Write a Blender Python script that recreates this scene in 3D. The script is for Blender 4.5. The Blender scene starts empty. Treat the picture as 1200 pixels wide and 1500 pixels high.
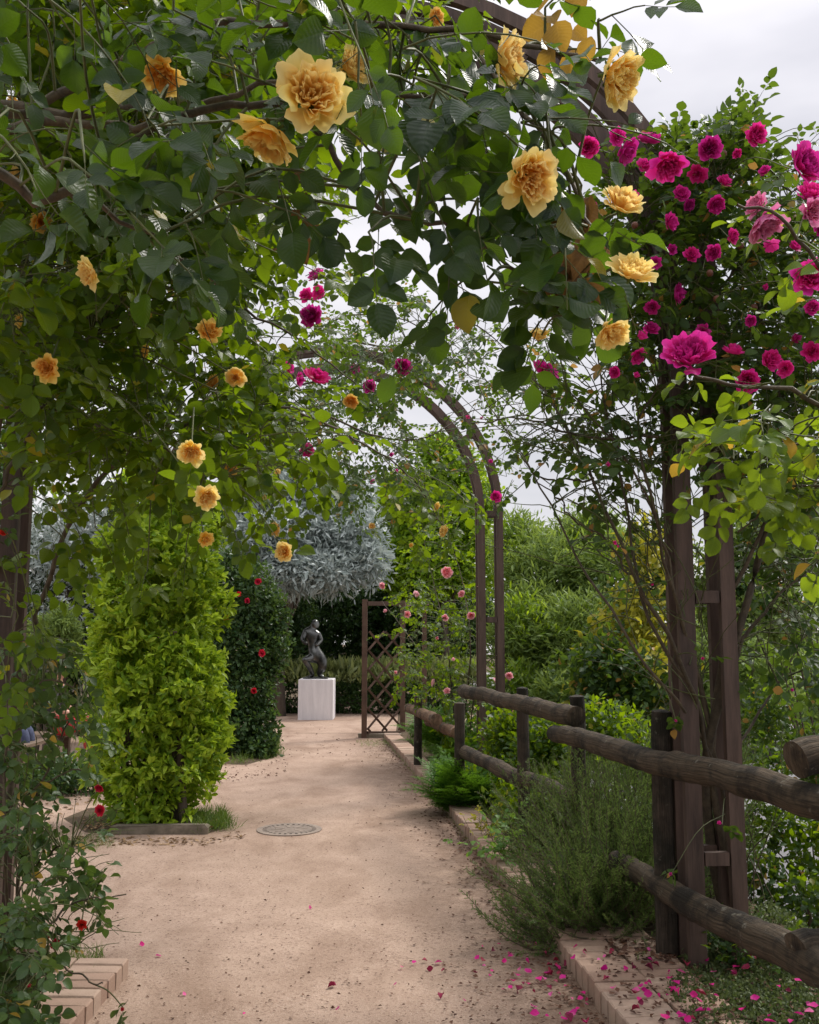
import bpy, math, random
import numpy as np
from mathutils import Vector, Matrix

# ------------------------------------------------------------------ camera, sky, sun, exposure
S = bpy.context.scene
COL = S.collection
F = 1458.0
PIT = math.radians(7.23)
CP, SP = math.cos(PIT), math.sin(PIT)
CAMP = np.array([0.0, 0.0, 1.6])

cd = bpy.data.cameras.new('camera')
cd.sensor_fit = 'VERTICAL'; cd.sensor_height = 36.0; cd.lens = 36.0 * F / 1500.0
cd.clip_start = 0.05; cd.clip_end = 1500
cam = bpy.data.objects.new('camera', cd); COL.objects.link(cam)
cam.location = CAMP; cam.rotation_euler = (math.pi / 2 + PIT, 0, 0)
S.camera = cam

SUN_EL, SUN_AZ = math.radians(48), math.radians(50)     # veiled sun, ahead and to the right
W = bpy.data.worlds.new('World'); S.world = W; W.use_nodes = True
wt = W.node_tree; wt.nodes.clear()
def wn(t, **k):
    n = wt.nodes.new(t)
    for a, b in k.items(): setattr(n, a, b)
    return n
sky = wn('ShaderNodeTexSky', sky_type='NISHITA', sun_disc=False)
sky.sun_elevation = SUN_EL; sky.sun_rotation = SUN_AZ
tc = wn('ShaderNodeTexCoord'); sep = wn('ShaderNodeSeparateXYZ')
wt.links.new(tc.outputs['Generated'], sep.inputs[0])
grad = wn('ShaderNodeMapRange'); grad.inputs[1].default_value = 0; grad.inputs[2].default_value = 1
grad.inputs[3].default_value = 7.0; grad.inputs[4].default_value = 22.0        # overcast: zenith brighter than the horizon
pw = wn('ShaderNodeMath', operation='POWER'); pw.inputs[1].default_value = 3.0; pw.use_clamp = True
wt.links.new(sep.outputs[2], pw.inputs[0]); wt.links.new(pw.outputs[0], grad.inputs[0])
mp = wn('ShaderNodeMapping'); mp.inputs['Scale'].default_value = (1.0, 1.0, 3.2); mp.inputs['Location'].default_value = (0.35, 0.1, 0.42)
wt.links.new(tc.outputs['Generated'], mp.inputs[0])
nz = wn('ShaderNodeTexNoise'); nz.inputs['Scale'].default_value = 1.6; nz.inputs['Detail'].default_value = 5; nz.inputs['Roughness'].default_value = .5
wt.links.new(mp.outputs[0], nz.inputs['Vector'])
cr = wn('ShaderNodeValToRGB')
cr.color_ramp.elements[0].position = .36; cr.color_ramp.elements[0].color = (.57, .56, .60, 1)
cr.color_ramp.elements[1].position = .62; cr.color_ramp.elements[1].color = (.93, .895, .908, 1)
wt.links.new(nz.outputs['Fac'], cr.inputs[0])
vm = wn('ShaderNodeVectorMath', operation='SCALE')
wt.links.new(cr.outputs[0], vm.inputs[0]); wt.links.new(grad.outputs[0], vm.inputs['Scale'])
mx = wn('ShaderNodeMix', data_type='RGBA'); mx.inputs[0].default_value = .9
wt.links.new(sky.outputs[0], mx.inputs[6]); wt.links.new(vm.outputs[0], mx.inputs[7])
bg = wn('ShaderNodeBackground'); bg.inputs['Strength'].default_value = .067
wt.links.new(mx.outputs[2], bg.inputs[0])
wo = wn('ShaderNodeOutputWorld'); wt.links.new(bg.outputs[0], wo.inputs[0])

sl = bpy.data.lights.new('sun', 'SUN'); sl.energy = 1.5; sl.angle = math.radians(14); sl.color = (1, .95, .88)
sun = bpy.data.objects.new('sun', sl); COL.objects.link(sun)
sdir = Vector((math.sin(SUN_AZ) * math.cos(SUN_EL), math.cos(SUN_AZ) * math.cos(SUN_EL), math.sin(SUN_EL)))
sun.rotation_euler = sdir.to_track_quat('Z', 'Y').to_euler(); sun.location = (0, 0, 30)

S.view_settings.view_transform = 'Standard'; S.view_settings.look = 'None'
S.view_settings.gamma = 1; S.view_settings.use_curve_mapping = False
S.view_settings.exposure = 1.22
S.render.engine = 'CYCLES'
S.cycles.max_bounces = 8; S.cycles.diffuse_bounces = 5; S.cycles.glossy_bounces = 3; S.cycles.transmission_bounces = 6
S.cycles.transparent_max_bounces = 4
S.cycles.use_denoising = True
S.cycles.sample_clamp_indirect = 8

R = np.random.default_rng(7)
random.seed(7)

# ------------------------------------------------------------------ places measured from the photograph (1200 x 1500)
def ray(px, py):
    u = (px - 600) / F; v = (750 - py) / F
    return np.array([u, CP - v * SP, SP + v * CP])
def at(px, py, Y):
    d = ray(px, py); return CAMP + d * (Y / d[1])
def gnd(px, py, z=0.0):
    d = ray(px, py); return CAMP + d * ((z - 1.6) / d[2])
def proj(P):
    q = np.atleast_2d(P) - CAMP
    dep = q[:, 1] * CP + q[:, 2] * SP; up = -q[:, 1] * SP + q[:, 2] * CP
    dep = np.where(dep < 1e-3, 1e-3, dep)
    return np.stack([600 + q[:, 0] / dep * F, 750 - up / dep * F, dep], 1)
def npa(*a): return np.array(a, float)
def unit(v):
    v = np.asarray(v, float); return v / np.maximum(np.linalg.norm(v, axis=-1, keepdims=True), 1e-9)

# ------------------------------------------------------------------ mesh collector and object helpers
class MB:
    def __init__(s): s.V = []; s.F = []; s.UV = []; s.MI = []; s.n = 0
    def add(s, V, Fc, uv=None, mi=0):
        V = np.asarray(V, float); Fc = np.asarray(Fc, int)
        s.V.append(V); s.F.append(Fc + s.n); s.n += len(V)
        s.UV.append(np.zeros((len(V), 2)) if uv is None else np.asarray(uv, float))
        s.MI.append(np.full(len(Fc), mi))
    def mesh(s, name, mats, smooth=True):
        me = bpy.data.meshes.new(name)
        if s.V:
            V = np.concatenate(s.V); UV = np.concatenate(s.UV)
            loops = np.concatenate([f.ravel() for f in s.F])
            tot = np.concatenate([np.full(len(f), f.shape[1]) for f in s.F])
            start = np.concatenate([[0], np.cumsum(tot)[:-1]])
            me.vertices.add(len(V)); me.vertices.foreach_set('co', V.astype(np.float32).ravel())
            me.loops.add(len(loops)); me.loops.foreach_set('vertex_index', loops.astype(np.int32))
            me.polygons.add(len(tot)); me.polygons.foreach_set('loop_start', start.astype(np.int32))
            me.polygons.foreach_set('material_index', np.concatenate(s.MI).astype(np.int32))
            me.polygons.foreach_set('use_smooth', np.full(len(tot), smooth))
            me.update(calc_edges=True)
            ul = me.uv_layers.new(name='uv'); ul.data.foreach_set('uv', UV[loops].astype(np.float32).ravel())
        for m in (mats if isinstance(mats, (list, tuple)) else [mats]): me.materials.append(m)
        return me
    def obj(s, name, mats, parent=None, smooth=True, kind=None):
        return link(name, s.mesh(name, mats, smooth), parent, kind)
def link(name, me, parent=None, kind=None):
    o = bpy.data.objects.new(name, me); COL.objects.link(o)
    if parent is not None: setpar(o, parent)
    if kind: o['kind'] = kind
    return o
def setpar(o, p):
    o.parent = p
    o.matrix_parent_inverse = PINV.get(p.name, Matrix.Identity(4))
PINV = {}
def thing(name, label, cat, loc=(0, 0, 0), group=None):
    o = bpy.data.objects.new(name, None); COL.objects.link(o)
    o.location = loc; o.empty_display_size = .1
    o['label'] = label; o['category'] = cat
    if group: o['group'] = group
    PINV[o.name] = Matrix.Translation(Vector(loc)).inverted()
    return o
def tag(o, label, cat, group=None):
    o['label'] = label; o['category'] = cat
    if group: o['group'] = group
    return o
def place(name, me, p, X, Y, Z, parent=None, kind=None):
    """an object of shared mesh data with its own basis"""
    o = bpy.data.objects.new(name, me); COL.objects.link(o)
    m = Matrix(((X[0], Y[0], Z[0], p[0]), (X[1], Y[1], Z[1], p[1]), (X[2], Y[2], Z[2], p[2]), (0, 0, 0, 1)))
    if parent is not None: setpar(o, parent)
    o.matrix_basis = m
    if kind: o['kind'] = kind
    if parent is not None: PINV[o.name] = m.inverted()
    return o

BOXF = np.array([[0, 3, 2, 1], [4, 5, 6, 7], [0, 1, 5, 4], [1, 2, 6, 5], [2, 3, 7, 6], [3, 0, 4, 7]])
def box(mb, lo, hi, mi=0, M=None):
    (a, b, c), (d, e, f) = lo, hi
    V = np.array([[a, b, c], [d, b, c], [d, e, c], [a, e, c], [a, b, f], [d, b, f], [d, e, f], [a, e, f]], float)
    if M is not None: V = V @ M[:3, :3].T + M[:3, 3]
    mb.add(V, BOXF, np.stack([V[:, 0] + V[:, 1], V[:, 2]], 1), mi)
def bevel_box(mb, lo, hi, r=.004, jit=0.0, M=None, mi=0):
    """box with chamfered top edges (bricks, stones)"""
    (a, b, c), (d, e, f) = lo, hi
    V = np.array([[a, b, c], [d, b, c], [d, e, c], [a, e, c], [a, b, f - r], [d, b, f - r], [d, e, f - r], [a, e, f - r],
                  [a + r, b + r, f], [d - r, b + r, f], [d - r, e - r, f], [a + r, e - r, f]], float)
    if jit: V += R.normal(0, jit, V.shape)
    if M is not None: V = V @ M[:3, :3].T + M[:3, 3]
    Fc = np.array([[0, 3, 2, 1], [0, 1, 5, 4], [1, 2, 6, 5], [2, 3, 7, 6], [3, 0, 4, 7], [4, 5, 9, 8], [5, 6, 10, 9], [6, 7, 11, 10], [7, 4, 8, 11], [8, 9, 10, 11]])
    mb.add(V, Fc, V[:, :2], mi)
def smooth_pts(pts, n):
    pts = np.asarray(pts, float)
    if len(pts) < 3:
        t = np.linspace(0, 1, n)[:, None]; return pts[0] * (1 - t) + pts[-1] * t
    P = np.vstack([2 * pts[0] - pts[1], pts, 2 * pts[-1] - pts[-2]])
    m = len(pts) - 1; out = []
    for t in np.linspace(0, m - 1e-6, n):
        i = int(t); f = t - i; a, b, c, d = P[i:i + 4]
        out.append(.5 * ((2 * b) + (c - a) * f + (2 * a - 5 * b + 4 * c - d) * f * f + (3 * b - a - 3 * c + d) * f ** 3))
    return np.array(out)
def tube(mb, pts, rad, k=5, mi=0, cap=False, rough=0.0):
    pts = np.asarray(pts, float); n = len(pts)
    rad = np.broadcast_to(np.asarray(rad, float), (n,)) if np.ndim(rad) < 1 or len(np.atleast_1d(rad)) == n else np.linspace(rad[0], rad[1], n)
    T = unit(np.gradient(pts, axis=0))
    ref = np.where(np.abs(T[:, 2:3]) > .95, npa(1, 0, 0), npa(0, 0, 1))
    X = unit(np.cross(T, ref)); Yv = np.cross(X, T)
    a = np.linspace(0, 2 * np.pi, k, endpoint=False)
    rr = rad[:, None] * np.ones((n, k))
    if rough: rr = rr * (1 + R.normal(0, rough, (n, k)))
    V = pts[:, None, :] + rr[..., None] * (np.cos(a)[None, :, None] * X[:, None, :] + np.sin(a)[None, :, None] * Yv[:, None, :])
    L = np.concatenate([[0], np.cumsum(np.linalg.norm(np.diff(pts, axis=0), axis=1))])
    uv = np.stack([np.broadcast_to(a / (2 * np.pi), (n, k)), np.broadcast_to(L[:, None], (n, k))], -1).reshape(-1, 2)
    i = np.arange(n - 1)[:, None] * k; j = np.arange(k)[None, :]; j2 = (j + 1) % k
    Fc = np.stack([i + j, i + j2, i + k + j2, i + k + j], -1).reshape(-1, 4)
    mb.add(V.reshape(-1, 3), Fc, uv, mi)
    if cap:
        for e, q in ((0, V[0]), (n - 1, V[-1])):
            c = pts[e] + (T[e] * (.012 if e else -.012)) * cap
            VV = np.vstack([q, c[None]])
            ff = np.array([[m, (m + 1) % k, k] for m in range(k)])
            if e == 0: ff = ff[:, ::-1]
            mb.add(VV, ff, np.vstack([np.stack([np.cos(a), np.sin(a)], 1) * .07, [[0, 0]]]), cap if isinstance(cap, int) and cap > 1 else mi)

# ------------------------------------------------------------------ materials
def newmat(name):
    m = bpy.data.materials.new(name); m.use_nodes = True; m.node_tree.nodes.clear(); return m
class NT:
    def __init__(s, m): s.t = m.node_tree
    def n(s, typ, ins=None, **k):
        n = s.t.nodes.new(typ)
        for a, b in k.items(): setattr(n, a, b)
        for a, b in (ins or {}).items():
            if isinstance(b, bpy.types.NodeSocket): s.t.links.new(b, n.inputs[a])
            else: n.inputs[a].default_value = b
        return n
    def math(s, op, a, b=0.0): return s.n('ShaderNodeMath', {0: a, 1: b}, operation=op).outputs[0]
    def mix(s, f, a, b, bt='MIX'): return s.n('ShaderNodeMix', {0: f, 6: a, 7: b}, data_type='RGBA', blend_type=bt).outputs[2]
    def noise(s, vec, sc, det=3, rough=.5, dist=0):
        ins = {'Scale': sc, 'Detail': det, 'Roughness': rough, 'Distortion': dist}
        if vec is not None: ins['Vector'] = vec
        return s.n('ShaderNodeTexNoise', ins).outputs['Fac']
    def ramp(s, f, stops):
        r = s.n('ShaderNodeValToRGB', {0: f}); e = r.color_ramp.elements
        while len(e) < len(stops): e.new(.5)
        for el, (p, c) in zip(e, stops):
            el.position = p; el.color = (*c, 1) if len(c) == 3 else c
        return r.outputs[0]
    def scale(s, vec, v): return s.n('ShaderNodeMapping', {0: vec, 'Scale': v}).outputs[0]
    def bump(s, h, st, dist=.01, normal=None):
        ins = {'Height': h, 'Strength': st, 'Distance': dist}
        if normal is not None: ins['Normal'] = normal
        return s.n('ShaderNodeBump', ins).outputs[0]
    def out(s, sh): s.n('ShaderNodeOutputMaterial', {0: sh})
def C4(c): return (*c, 1)

def leaf_mat(name, dark, light, trans, tf=.35, rough=.38, veins=True, sheen=.5, old=None, oldf=.04):
    m = newmat(name); t = NT(m)
    g = t.n('ShaderNodeNewGeometry'); oi = t.n('ShaderNodeObjectInfo')
    rnd = t.math('FRACT', t.math('ADD', g.outputs['Random Per Island'], oi.outputs['Random']))
    uv = t.n('ShaderNodeTexCoord').outputs['UV']
    col = t.mix(rnd, C4(dark), C4(light))
    tcol = t.mix(rnd, C4(tuple(.8 * x for x in trans)), C4(tuple(1.15 * x for x in trans)))
    nrm = None
    if veins:
        sx = t.n('ShaderNodeSeparateXYZ', {0: uv})
        ax = t.math('ABSOLUTE', t.math('SUBTRACT', sx.outputs[0], .5))
        mid = t.n('ShaderNodeMapRange', {0: ax, 1: .0, 2: .05, 3: 1.0, 4: 0.0}).outputs[0]
        side = t.math('SINE', t.math('MULTIPLY', t.math('SUBTRACT', sx.outputs[1], t.math('MULTIPLY', ax, .55)), t.math('ADD', 48.0, t.math('MULTIPLY', rnd, 20.0))))
        sidev = t.n('ShaderNodeMapRange', {0: side, 1: .55, 2: 1.0, 3: 0.0, 4: .55}).outputs[0]
        v = t.math('MAXIMUM', mid, sidev)
        col = t.mix(t.math('MULTIPLY', t.math('MULTIPLY', v, t.noise(uv, 5.0, 2, .6)), .5), col, C4(tuple(min(1, x * 2.0 + .01) for x in light)))
        h = t.math('ADD', t.math('MULTIPLY', side, .5), t.math('MULTIPLY', mid, -2.0))
        nrm = t.bump(t.math('ADD', h, t.math('MULTIPLY', t.noise(uv, 4.0, 3, .6), 2.0)), .22, .002)
    if old is not None:
        of = t.n('ShaderNodeMapRange', {0: rnd, 1: 1 - oldf, 2: 1 - oldf * .5, 3: 0.0, 4: 1.0}).outputs[0]
        col = t.mix(of, col, C4(old)); tcol = t.mix(of, tcol, C4(tuple(1.6 * x for x in old)))
    ins = {'Base Color': col, 'Roughness': rough, 'Specular IOR Level': sheen}
    if nrm is not None: ins['Normal'] = nrm
    p = t.n('ShaderNodeBsdfPrincipled', ins).outputs[0]
    tr = t.n('ShaderNodeBsdfTranslucent', {0: tcol}).outputs[0]
    t.out(t.n('ShaderNodeMixShader', {0: tf, 1: p, 2: tr}).outputs[0])
    return m
def petal_mat(name, inner, edge, outer, tf=.35, var=.12):
    m = newmat(name); t = NT(m)
    uv = t.n('ShaderNodeTexCoord').outputs['UV']; sx = t.n('ShaderNodeSeparateXYZ', {0: uv})
    oi = t.n('ShaderNodeObjectInfo')
    c = t.mix(sx.outputs[0], C4(inner), C4(outer))
    c = t.mix(t.math('MULTIPLY', t.math('POWER', sx.outputs[1], 2.5), .8), c, C4(edge))
    hv = t.n('ShaderNodeHueSaturation', {'Color': c, 'Value': t.math('ADD', 1 - var, t.math('MULTIPLY', oi.outputs['Random'], 2 * var)),
                                         'Hue': t.math('ADD', .49, t.math('MULTIPLY', oi.outputs['Random'], .02))}).outputs[0]
    p = t.n('ShaderNodeBsdfPrincipled', {'Base Color': hv, 'Roughness': .55, 'Specular IOR Level': .25}).outputs[0]
    tr = t.n('ShaderNodeBsdfTranslucent', {0: hv}).outputs[0]
    t.out(t.n('ShaderNodeMixShader', {0: tf, 1: p, 2: tr}).outputs[0]); return m
def simple_mat(name, c1, c2, sc=8, rough=.7, metal=0, bump=.2, stretch=(1, 1, 1), coord='Object', spec=.4, bd=.01, detail=5):
    m = newmat(name); t = NT(m)
    v = t.scale(t.n('ShaderNodeTexCoord').outputs[coord], stretch)
    oi = t.n('ShaderNodeObjectInfo').outputs['Random']
    f = t.noise(v, sc, detail, .6); f2 = t.noise(v, sc * 6.3, 3, .6)
    ff = t.n('ShaderNodeMapRange', {0: t.math('ADD', t.math('MULTIPLY', f, .75), t.math('MULTIPLY', f2, .25)), 1: .32, 2: .68}).outputs[0]
    c = t.mix(ff, C4(c1), C4(c2))
    c = t.n('ShaderNodeHueSaturation', {'Color': c, 'Value': t.math('ADD', .86, t.math('MULTIPLY', oi, .28))}).outputs[0]
    p = t.n('ShaderNodeBsdfPrincipled', {'Base Color': c, 'Roughness': rough, 'Metallic': metal, 'Specular IOR Level': spec,
                                         'Normal': t.bump(t.math('ADD', f, t.math('MULTIPLY', f2, .5)), bump, bd)}).outputs[0]
    t.out(p); return m

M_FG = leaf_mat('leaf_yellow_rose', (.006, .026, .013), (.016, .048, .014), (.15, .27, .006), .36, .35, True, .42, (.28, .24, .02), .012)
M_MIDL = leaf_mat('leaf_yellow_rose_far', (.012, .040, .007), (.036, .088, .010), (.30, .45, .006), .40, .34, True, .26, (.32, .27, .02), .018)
M_MAGL = leaf_mat('leaf_magenta_rose', (.018, .048, .016), (.042, .088, .02), (.16, .26, .015), .36, .42, True, .25, (.30, .17, .04), .05)
M_LIME = leaf_mat('leaf_lime_rose', (.05, .11, .015), (.10, .17, .018), (.30, .42, .012), .45, .42, True, .3, (.42, .27, .03), .06)
M_REDL = leaf_mat('leaf_red_rose', (.024, .062, .02), (.07, .125, .03), (.15, .24, .03), .3, .36, True, .32, (.30, .2, .03), .04)
M_DEAD = leaf_mat('leaf_dead', (.13, .075, .035), (.24, .14, .06), (.25, .13, .03), .25, .7, True, .2)
M_OCHRE = leaf_mat('leaf_ochre', (.26, .15, .03), (.38, .23, .04), (.55, .32, .04), .4, .5, True, .3)
M_COLB = leaf_mat('leaf_column_bush', (.085, .20, .014), (.44, .58, .05), (.46, .62, .03), .36, .38, False, .28)
M_DARK = leaf_mat('leaf_dark_shrub', (.014, .038, .012), (.035, .075, .02), (.08, .15, .02), .25, .4, False, .22)
M_DKRED = leaf_mat('leaf_dark_rose_bush', (.022, .058, .02), (.06, .11, .035), (.12, .2, .03), .28, .36, False, .22)
M_BRT = leaf_mat('leaf_bright_tree', (.09, .19, .012), (.23, .37, .025), (.42, .58, .02), .42, .45, False, .22)
M_SILV = leaf_mat('leaf_silver', (.24, .29, .27), (.56, .62, .60), (.36, .42, .38), .25, .5, False, .22)
M_FEA = leaf_mat('leaf_feathery', (.09, .15, .03), (.22, .31, .09), (.33, .44, .07), .35, .5, False, .22)
M_HEDG = leaf_mat('leaf_hedge', (.02, .05, .012), (.05, .1, .025), (.1, .18, .02), .25, .45, False, .22)
M_STRAW = leaf_mat('leaf_hedge_tip', (.12, .16, .05), (.24, .27, .1), (.3, .34, .1), .35, .5, False, .3)
M_ROSM = leaf_mat('leaf_rosemary', (.045, .095, .022), (.11, .18, .05), (.2, .28, .06), .28, .5, False, .22)
M_FERN = leaf_mat('leaf_fern', (.035, .12, .012), (.085, .2, .02), (.18, .36, .02), .35, .45, False, .22)
M_HERB = leaf_mat('leaf_herb', (.06, .15, .03), (.13, .25, .05), (.26, .42, .05), .38, .45, True, .22)
M_COVER = leaf_mat('leaf_ground_cover', (.05, .08, .03), (.13, .16, .06), (.16, .22, .05), .25, .55, False, .3)
M_GRASS = leaf_mat('leaf_grass', (.05, .11, .015), (.13, .2, .03), (.2, .3, .03), .3, .5, False, .3)
M_GOLDL = leaf_mat('leaf_yellowing', (.14, .17, .015), (.33, .30, .02), (.5, .46, .03), .42, .5, True, .35)

M_YEL = petal_mat('petal_yellow', (.92, .52, .04), (.97, .86, .40), (.96, .70, .17), .44, .05)
M_ORG = petal_mat('petal_apricot', (.90, .42, .025), (.94, .74, .26), (.92, .57, .08), .44, .07)
M_MAG = petal_mat('petal_magenta', (.50, .003, .14), (.86, .06, .46), (.72, .016, .29), .3, .14)
M_PINK = petal_mat('petal_pink', (.62, .03, .25), (.85, .36, .55), (.74, .14, .40), .32, .1)
M_PALE = petal_mat('petal_pale_pink', (.88, .16, .28), (.95, .68, .68), (.93, .42, .50), .36, .1)
M_RED = petal_mat('petal_red', (.45, .006, .015), (.66, .03, .05), (.58, .012, .03), .22, .12)
M_CALYX = simple_mat('calyx_green', (.05, .1, .02), (.1, .16, .03), 20, .6)
M_HIP = simple_mat('rose_hip_brown', (.09, .03, .02), (.16, .06, .03), 30, .5)
M_CANE = simple_mat('cane_bark', (.035, .026, .017), (.11, .085, .05), 30, .75, 0, .4)
M_CANEG = simple_mat('cane_green', (.045, .06, .02), (.12, .13, .04), 20, .6, 0, .2)
M_BARK = simple_mat('trunk_bark', (.035, .028, .02), (.13, .1, .075), 9, .85, 0, .6, (1, 1, .3))

# ------------------------------------------------------------------ leaf and petal shapes
def leaf_tmpl(nst=6, half=2, w=.33, fold=.25, curl=.15, wave=.02, asym=.0, point=1.15, wide=.42):
    vs = np.linspace(0, 1, nst); cs = np.linspace(-1, 1, 2 * half + 1)
    V = []; uv = []
    ph = R.uniform(0, 6)
    for v in vs:
        k = (v / wide) if v < wide else (1 - v) / (1 - wide)
        hw = w * max(.03, math.sin(min(1, max(0, k)) * math.pi / 2) ** (.75 if v < wide else point * .75))
        for c in cs:
            z = fold * abs(c) * hw - curl * v * v + curl * .3 * v + wave * math.sin(ph + v * 9 + c * 2) * abs(c)
            V.append((c * hw + asym * v * v, v, z)); uv.append((c * .5 + .5, v))
    n = len(cs); Fc = [[i * n + j, i * n + j + 1, (i + 1) * n + j + 1, (i + 1) * n + j] for i in range(nst - 1) for j in range(n - 1)]
    return np.array(V), np.array(Fc), np.array(uv)
T_ROSE = [leaf_tmpl(7, 2, R.uniform(.36, .47), R.uniform(.05, .6), R.uniform(-.15, .5), R.uniform(.015, .05), R.uniform(-.12, .12), .8, R.uniform(.42, .52)) for _ in range(14)]
T_ROSEM = [leaf_tmpl(5, 1, R.uniform(.33, .42), R.uniform(.1, .5), R.uniform(-.05, .35), .02, R.uniform(-.06, .06), 1.05) for _ in range(6)]
T_DEAD = [leaf_tmpl(7, 2, R.uniform(.22, .32), R.uniform(.7, 1.4), R.uniform(.2, .6), .09, R.uniform(-.15, .15)) for _ in range(6)]
T_SMALL = [leaf_tmpl(4, 1, R.uniform(.26, .32), R.uniform(.2, .5), R.uniform(.0, .3), 0) for _ in range(4)]
T_LANCE = [leaf_tmpl(4, 1, R.uniform(.17, .22), R.uniform(.2, .6), R.uniform(-.1, .35), 0, 0, 1, .5) for _ in range(4)]
T_COL = [leaf_tmpl(4, 1, R.uniform(.18, .24), R.uniform(.3, .7), R.uniform(-.1, .5), 0, R.uniform(-.06, .06), 1, .5) for _ in range(6)]
T_NARROW = [leaf_tmpl(4, 1, R.uniform(.08, .11), .3, R.uniform(.0, .5), 0, 0, 1, .4) for _ in range(4)]
T_WILLOW = [leaf_tmpl(4, 1, R.uniform(.10, .14), R.uniform(.2, .5), R.uniform(-.1, .4), 0, 0, 1, .45) for _ in range(4)]
T_NEED = [leaf_tmpl(2, 1, .05, .2, 0, 0, 0, 1, .5)]
T_NEED = [(np.array([[-.06, 0, 0], [.06, 0, 0], [.045, .9, .0], [0, 1, 0], [-.045, .9, 0]])[[0, 1, 2, 4]], np.array([[0, 1, 2, 3]]), np.array([[0, 0], [1, 0], [1, 1], [0, 1]]))]
T_GRASS = [leaf_tmpl(5, 1, .022, .6, R.uniform(.1, .7), 0, R.uniform(-.2, .2), 1, .2) for _ in range(5)]

def bases(D, N):
    D = unit(D); X = np.cross(D, N); bad = np.linalg.norm(X, axis=1) < 1e-4
    X[bad] = npa(1, 0, 0); X = unit(X); Z = np.cross(X, D)
    return X, D, Z
def scatter(mb, tmpls, P, D, N, Sz, mi=0):
    P = np.asarray(P, float); n = len(P)
    if n == 0: return
    X, Dd, Z = bases(np.asarray(D, float), np.asarray(N, float))
    Sz = np.broadcast_to(np.asarray(Sz, float), (n,))
    which = R.integers(0, len(tmpls), n)
    for k, (V, Fc, uv) in enumerate(tmpls):
        s = np.where(which == k)[0]
        if len(s) == 0: continue
        VV = P[s, None, :] + Sz[s, None, None] * (V[None, :, 0:1] * X[s, None, :] + V[None, :, 1:2] * Dd[s, None, :] + V[None, :, 2:3] * Z[s, None, :])
        FF = Fc[None] + (np.arange(len(s)) * len(V))[:, None, None]
        mb.add(VV.reshape(-1, 3), FF.reshape(-1, Fc.shape[1]), np.tile(uv, (len(s), 1)), mi)

def petal(mb, th0, span, r0, r1, h0, h1, curl, layer, wav=.04, nr=5, nc=5, notch=0.0):
    """one petal round the z axis: leaves the heart at r0,h0, bellies out to r1 and ends at h1, its ruffled lip rolled out by curl"""
    vs = np.linspace(0, 1, nr); cs = np.linspace(-1, 1, nc); V = []; uv = []
    ph = R.uniform(0, 6.28); tw = R.normal(0, .10); nt = R.uniform(0, .10)
    for v in vs:
        wv = math.sin(min(1, v * 1.15 + .16) * math.pi / 2) * (1 if v < .75 else math.sqrt(max(.0, 1 - ((v - .75) / .36) ** 2)))
        for c in cs:
            ruf = math.sin(ph + 3.8 * c + 1.5 * v)
            r = r0 + (r1 - r0) * v ** .55 + curl * v ** 5 + wav * ruf * v * v - .16 * (r1 + .1) * c * c * v
            h = h0 + (h1 - h0) * v ** 1.5 - curl * .5 * v ** 6 - .07 * c * c * v + wav * .8 * math.cos(ph * 2 + 4.5 * c) * v * v - nt * max(0, 1 - abs(c) * 2.5) * (v > .9)
            th = th0 + c * span * wv + tw * v
            V.append((r * math.cos(th), r * math.sin(th), h)); uv.append((layer, v))
    Fc = [[i * nc + j, i * nc + j + 1, (i + 1) * nc + j + 1, (i + 1) * nc + j] for i in range(nr - 1) for j in range(nc - 1)]
    mb.add(np.array(V), np.array(Fc), np.array(uv))
def ring(mb, n, off, span, r0, r1, h0, h1, curl, layer, wav, **k):
    for i in range(n):
        petal(mb, off + (i + R.uniform(-.25, .25)) * 2 * math.pi / n, span * R.uniform(.8, 1.2), r0, r1 * R.uniform(.85, 1.12), h0, h1 + R.normal(0, .06), curl * R.uniform(.3, 1.5), layer, wav, **k)
def rose_heart(full=True, nr=5, nc=5, open_=1.0):
    mb = MB(); jog = R.normal(0, .07, (6, 2))
    ring(mb, 4, 0, 1.0, .02, .10, 0, .50, .02, 0, .03, nr=nr, nc=nc)
    ring(mb, 6, .4, .8, .04, .22 * open_, 0, .60, .03, .05, .06, nr=nr, nc=nc)
    ring(mb, 8, .1, .55, .06, .36 * open_, 0, .66, .04, .15, .07, nr=nr, nc=nc)
    ring(mb, 9, .7, .46, .08, .50 * open_, 0, .70, .05, .3, .07, nr=nr, nc=nc)
    if full: ring(mb, 10, .3, .42, .08, .64 * open_, 0, .66, .08, .5, .07, nr=nr, nc=nc)
    for k, V in enumerate(mb.V): V[:, :2] += (jog[k % 6] + R.normal(0, .03, 2)) * np.clip(V[:, 2:3] * 1.6, 0, 1)
    return mb
def rose_outer(mb, nr=5, nc=5, open_=1.0):
    ring(mb, 8, .2, .5, .10, .78 * open_, -.02, .54, .12, .7, .06, nr=nr, nc=nc)
    ring(mb, 7, .5, .55, .10, .90 * open_, -.05, .36, .12, 1.0, .06, nr=nr, nc=nc)
def calyx_mesh():
    mb = MB()
    a = np.linspace(0, 2 * np.pi, 8, endpoint=False)
    prof = [(-.30, .05), (-.24, .12), (-.12, .15), (-.03, .11)]
    V = np.array([(r * math.cos(x), r * math.sin(x), h) for h, r in prof for x in a])
    mb.add(V, np.array([[i * 8 + j, i * 8 + (j + 1) % 8, (i + 1) * 8 + (j + 1) % 8, (i + 1) * 8 + j] for i in range(3) for j in range(8)]))
    for i in range(5): petal(mb, i * 1.2566, .22, .06, .42, -.06, -.12, .04, 1, .02, 4, 3)
    return mb
HEART = [rose_heart(True, 6, 6, R.uniform(.95, 1.2)) for _ in range(5)]
BIGP = []
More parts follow.
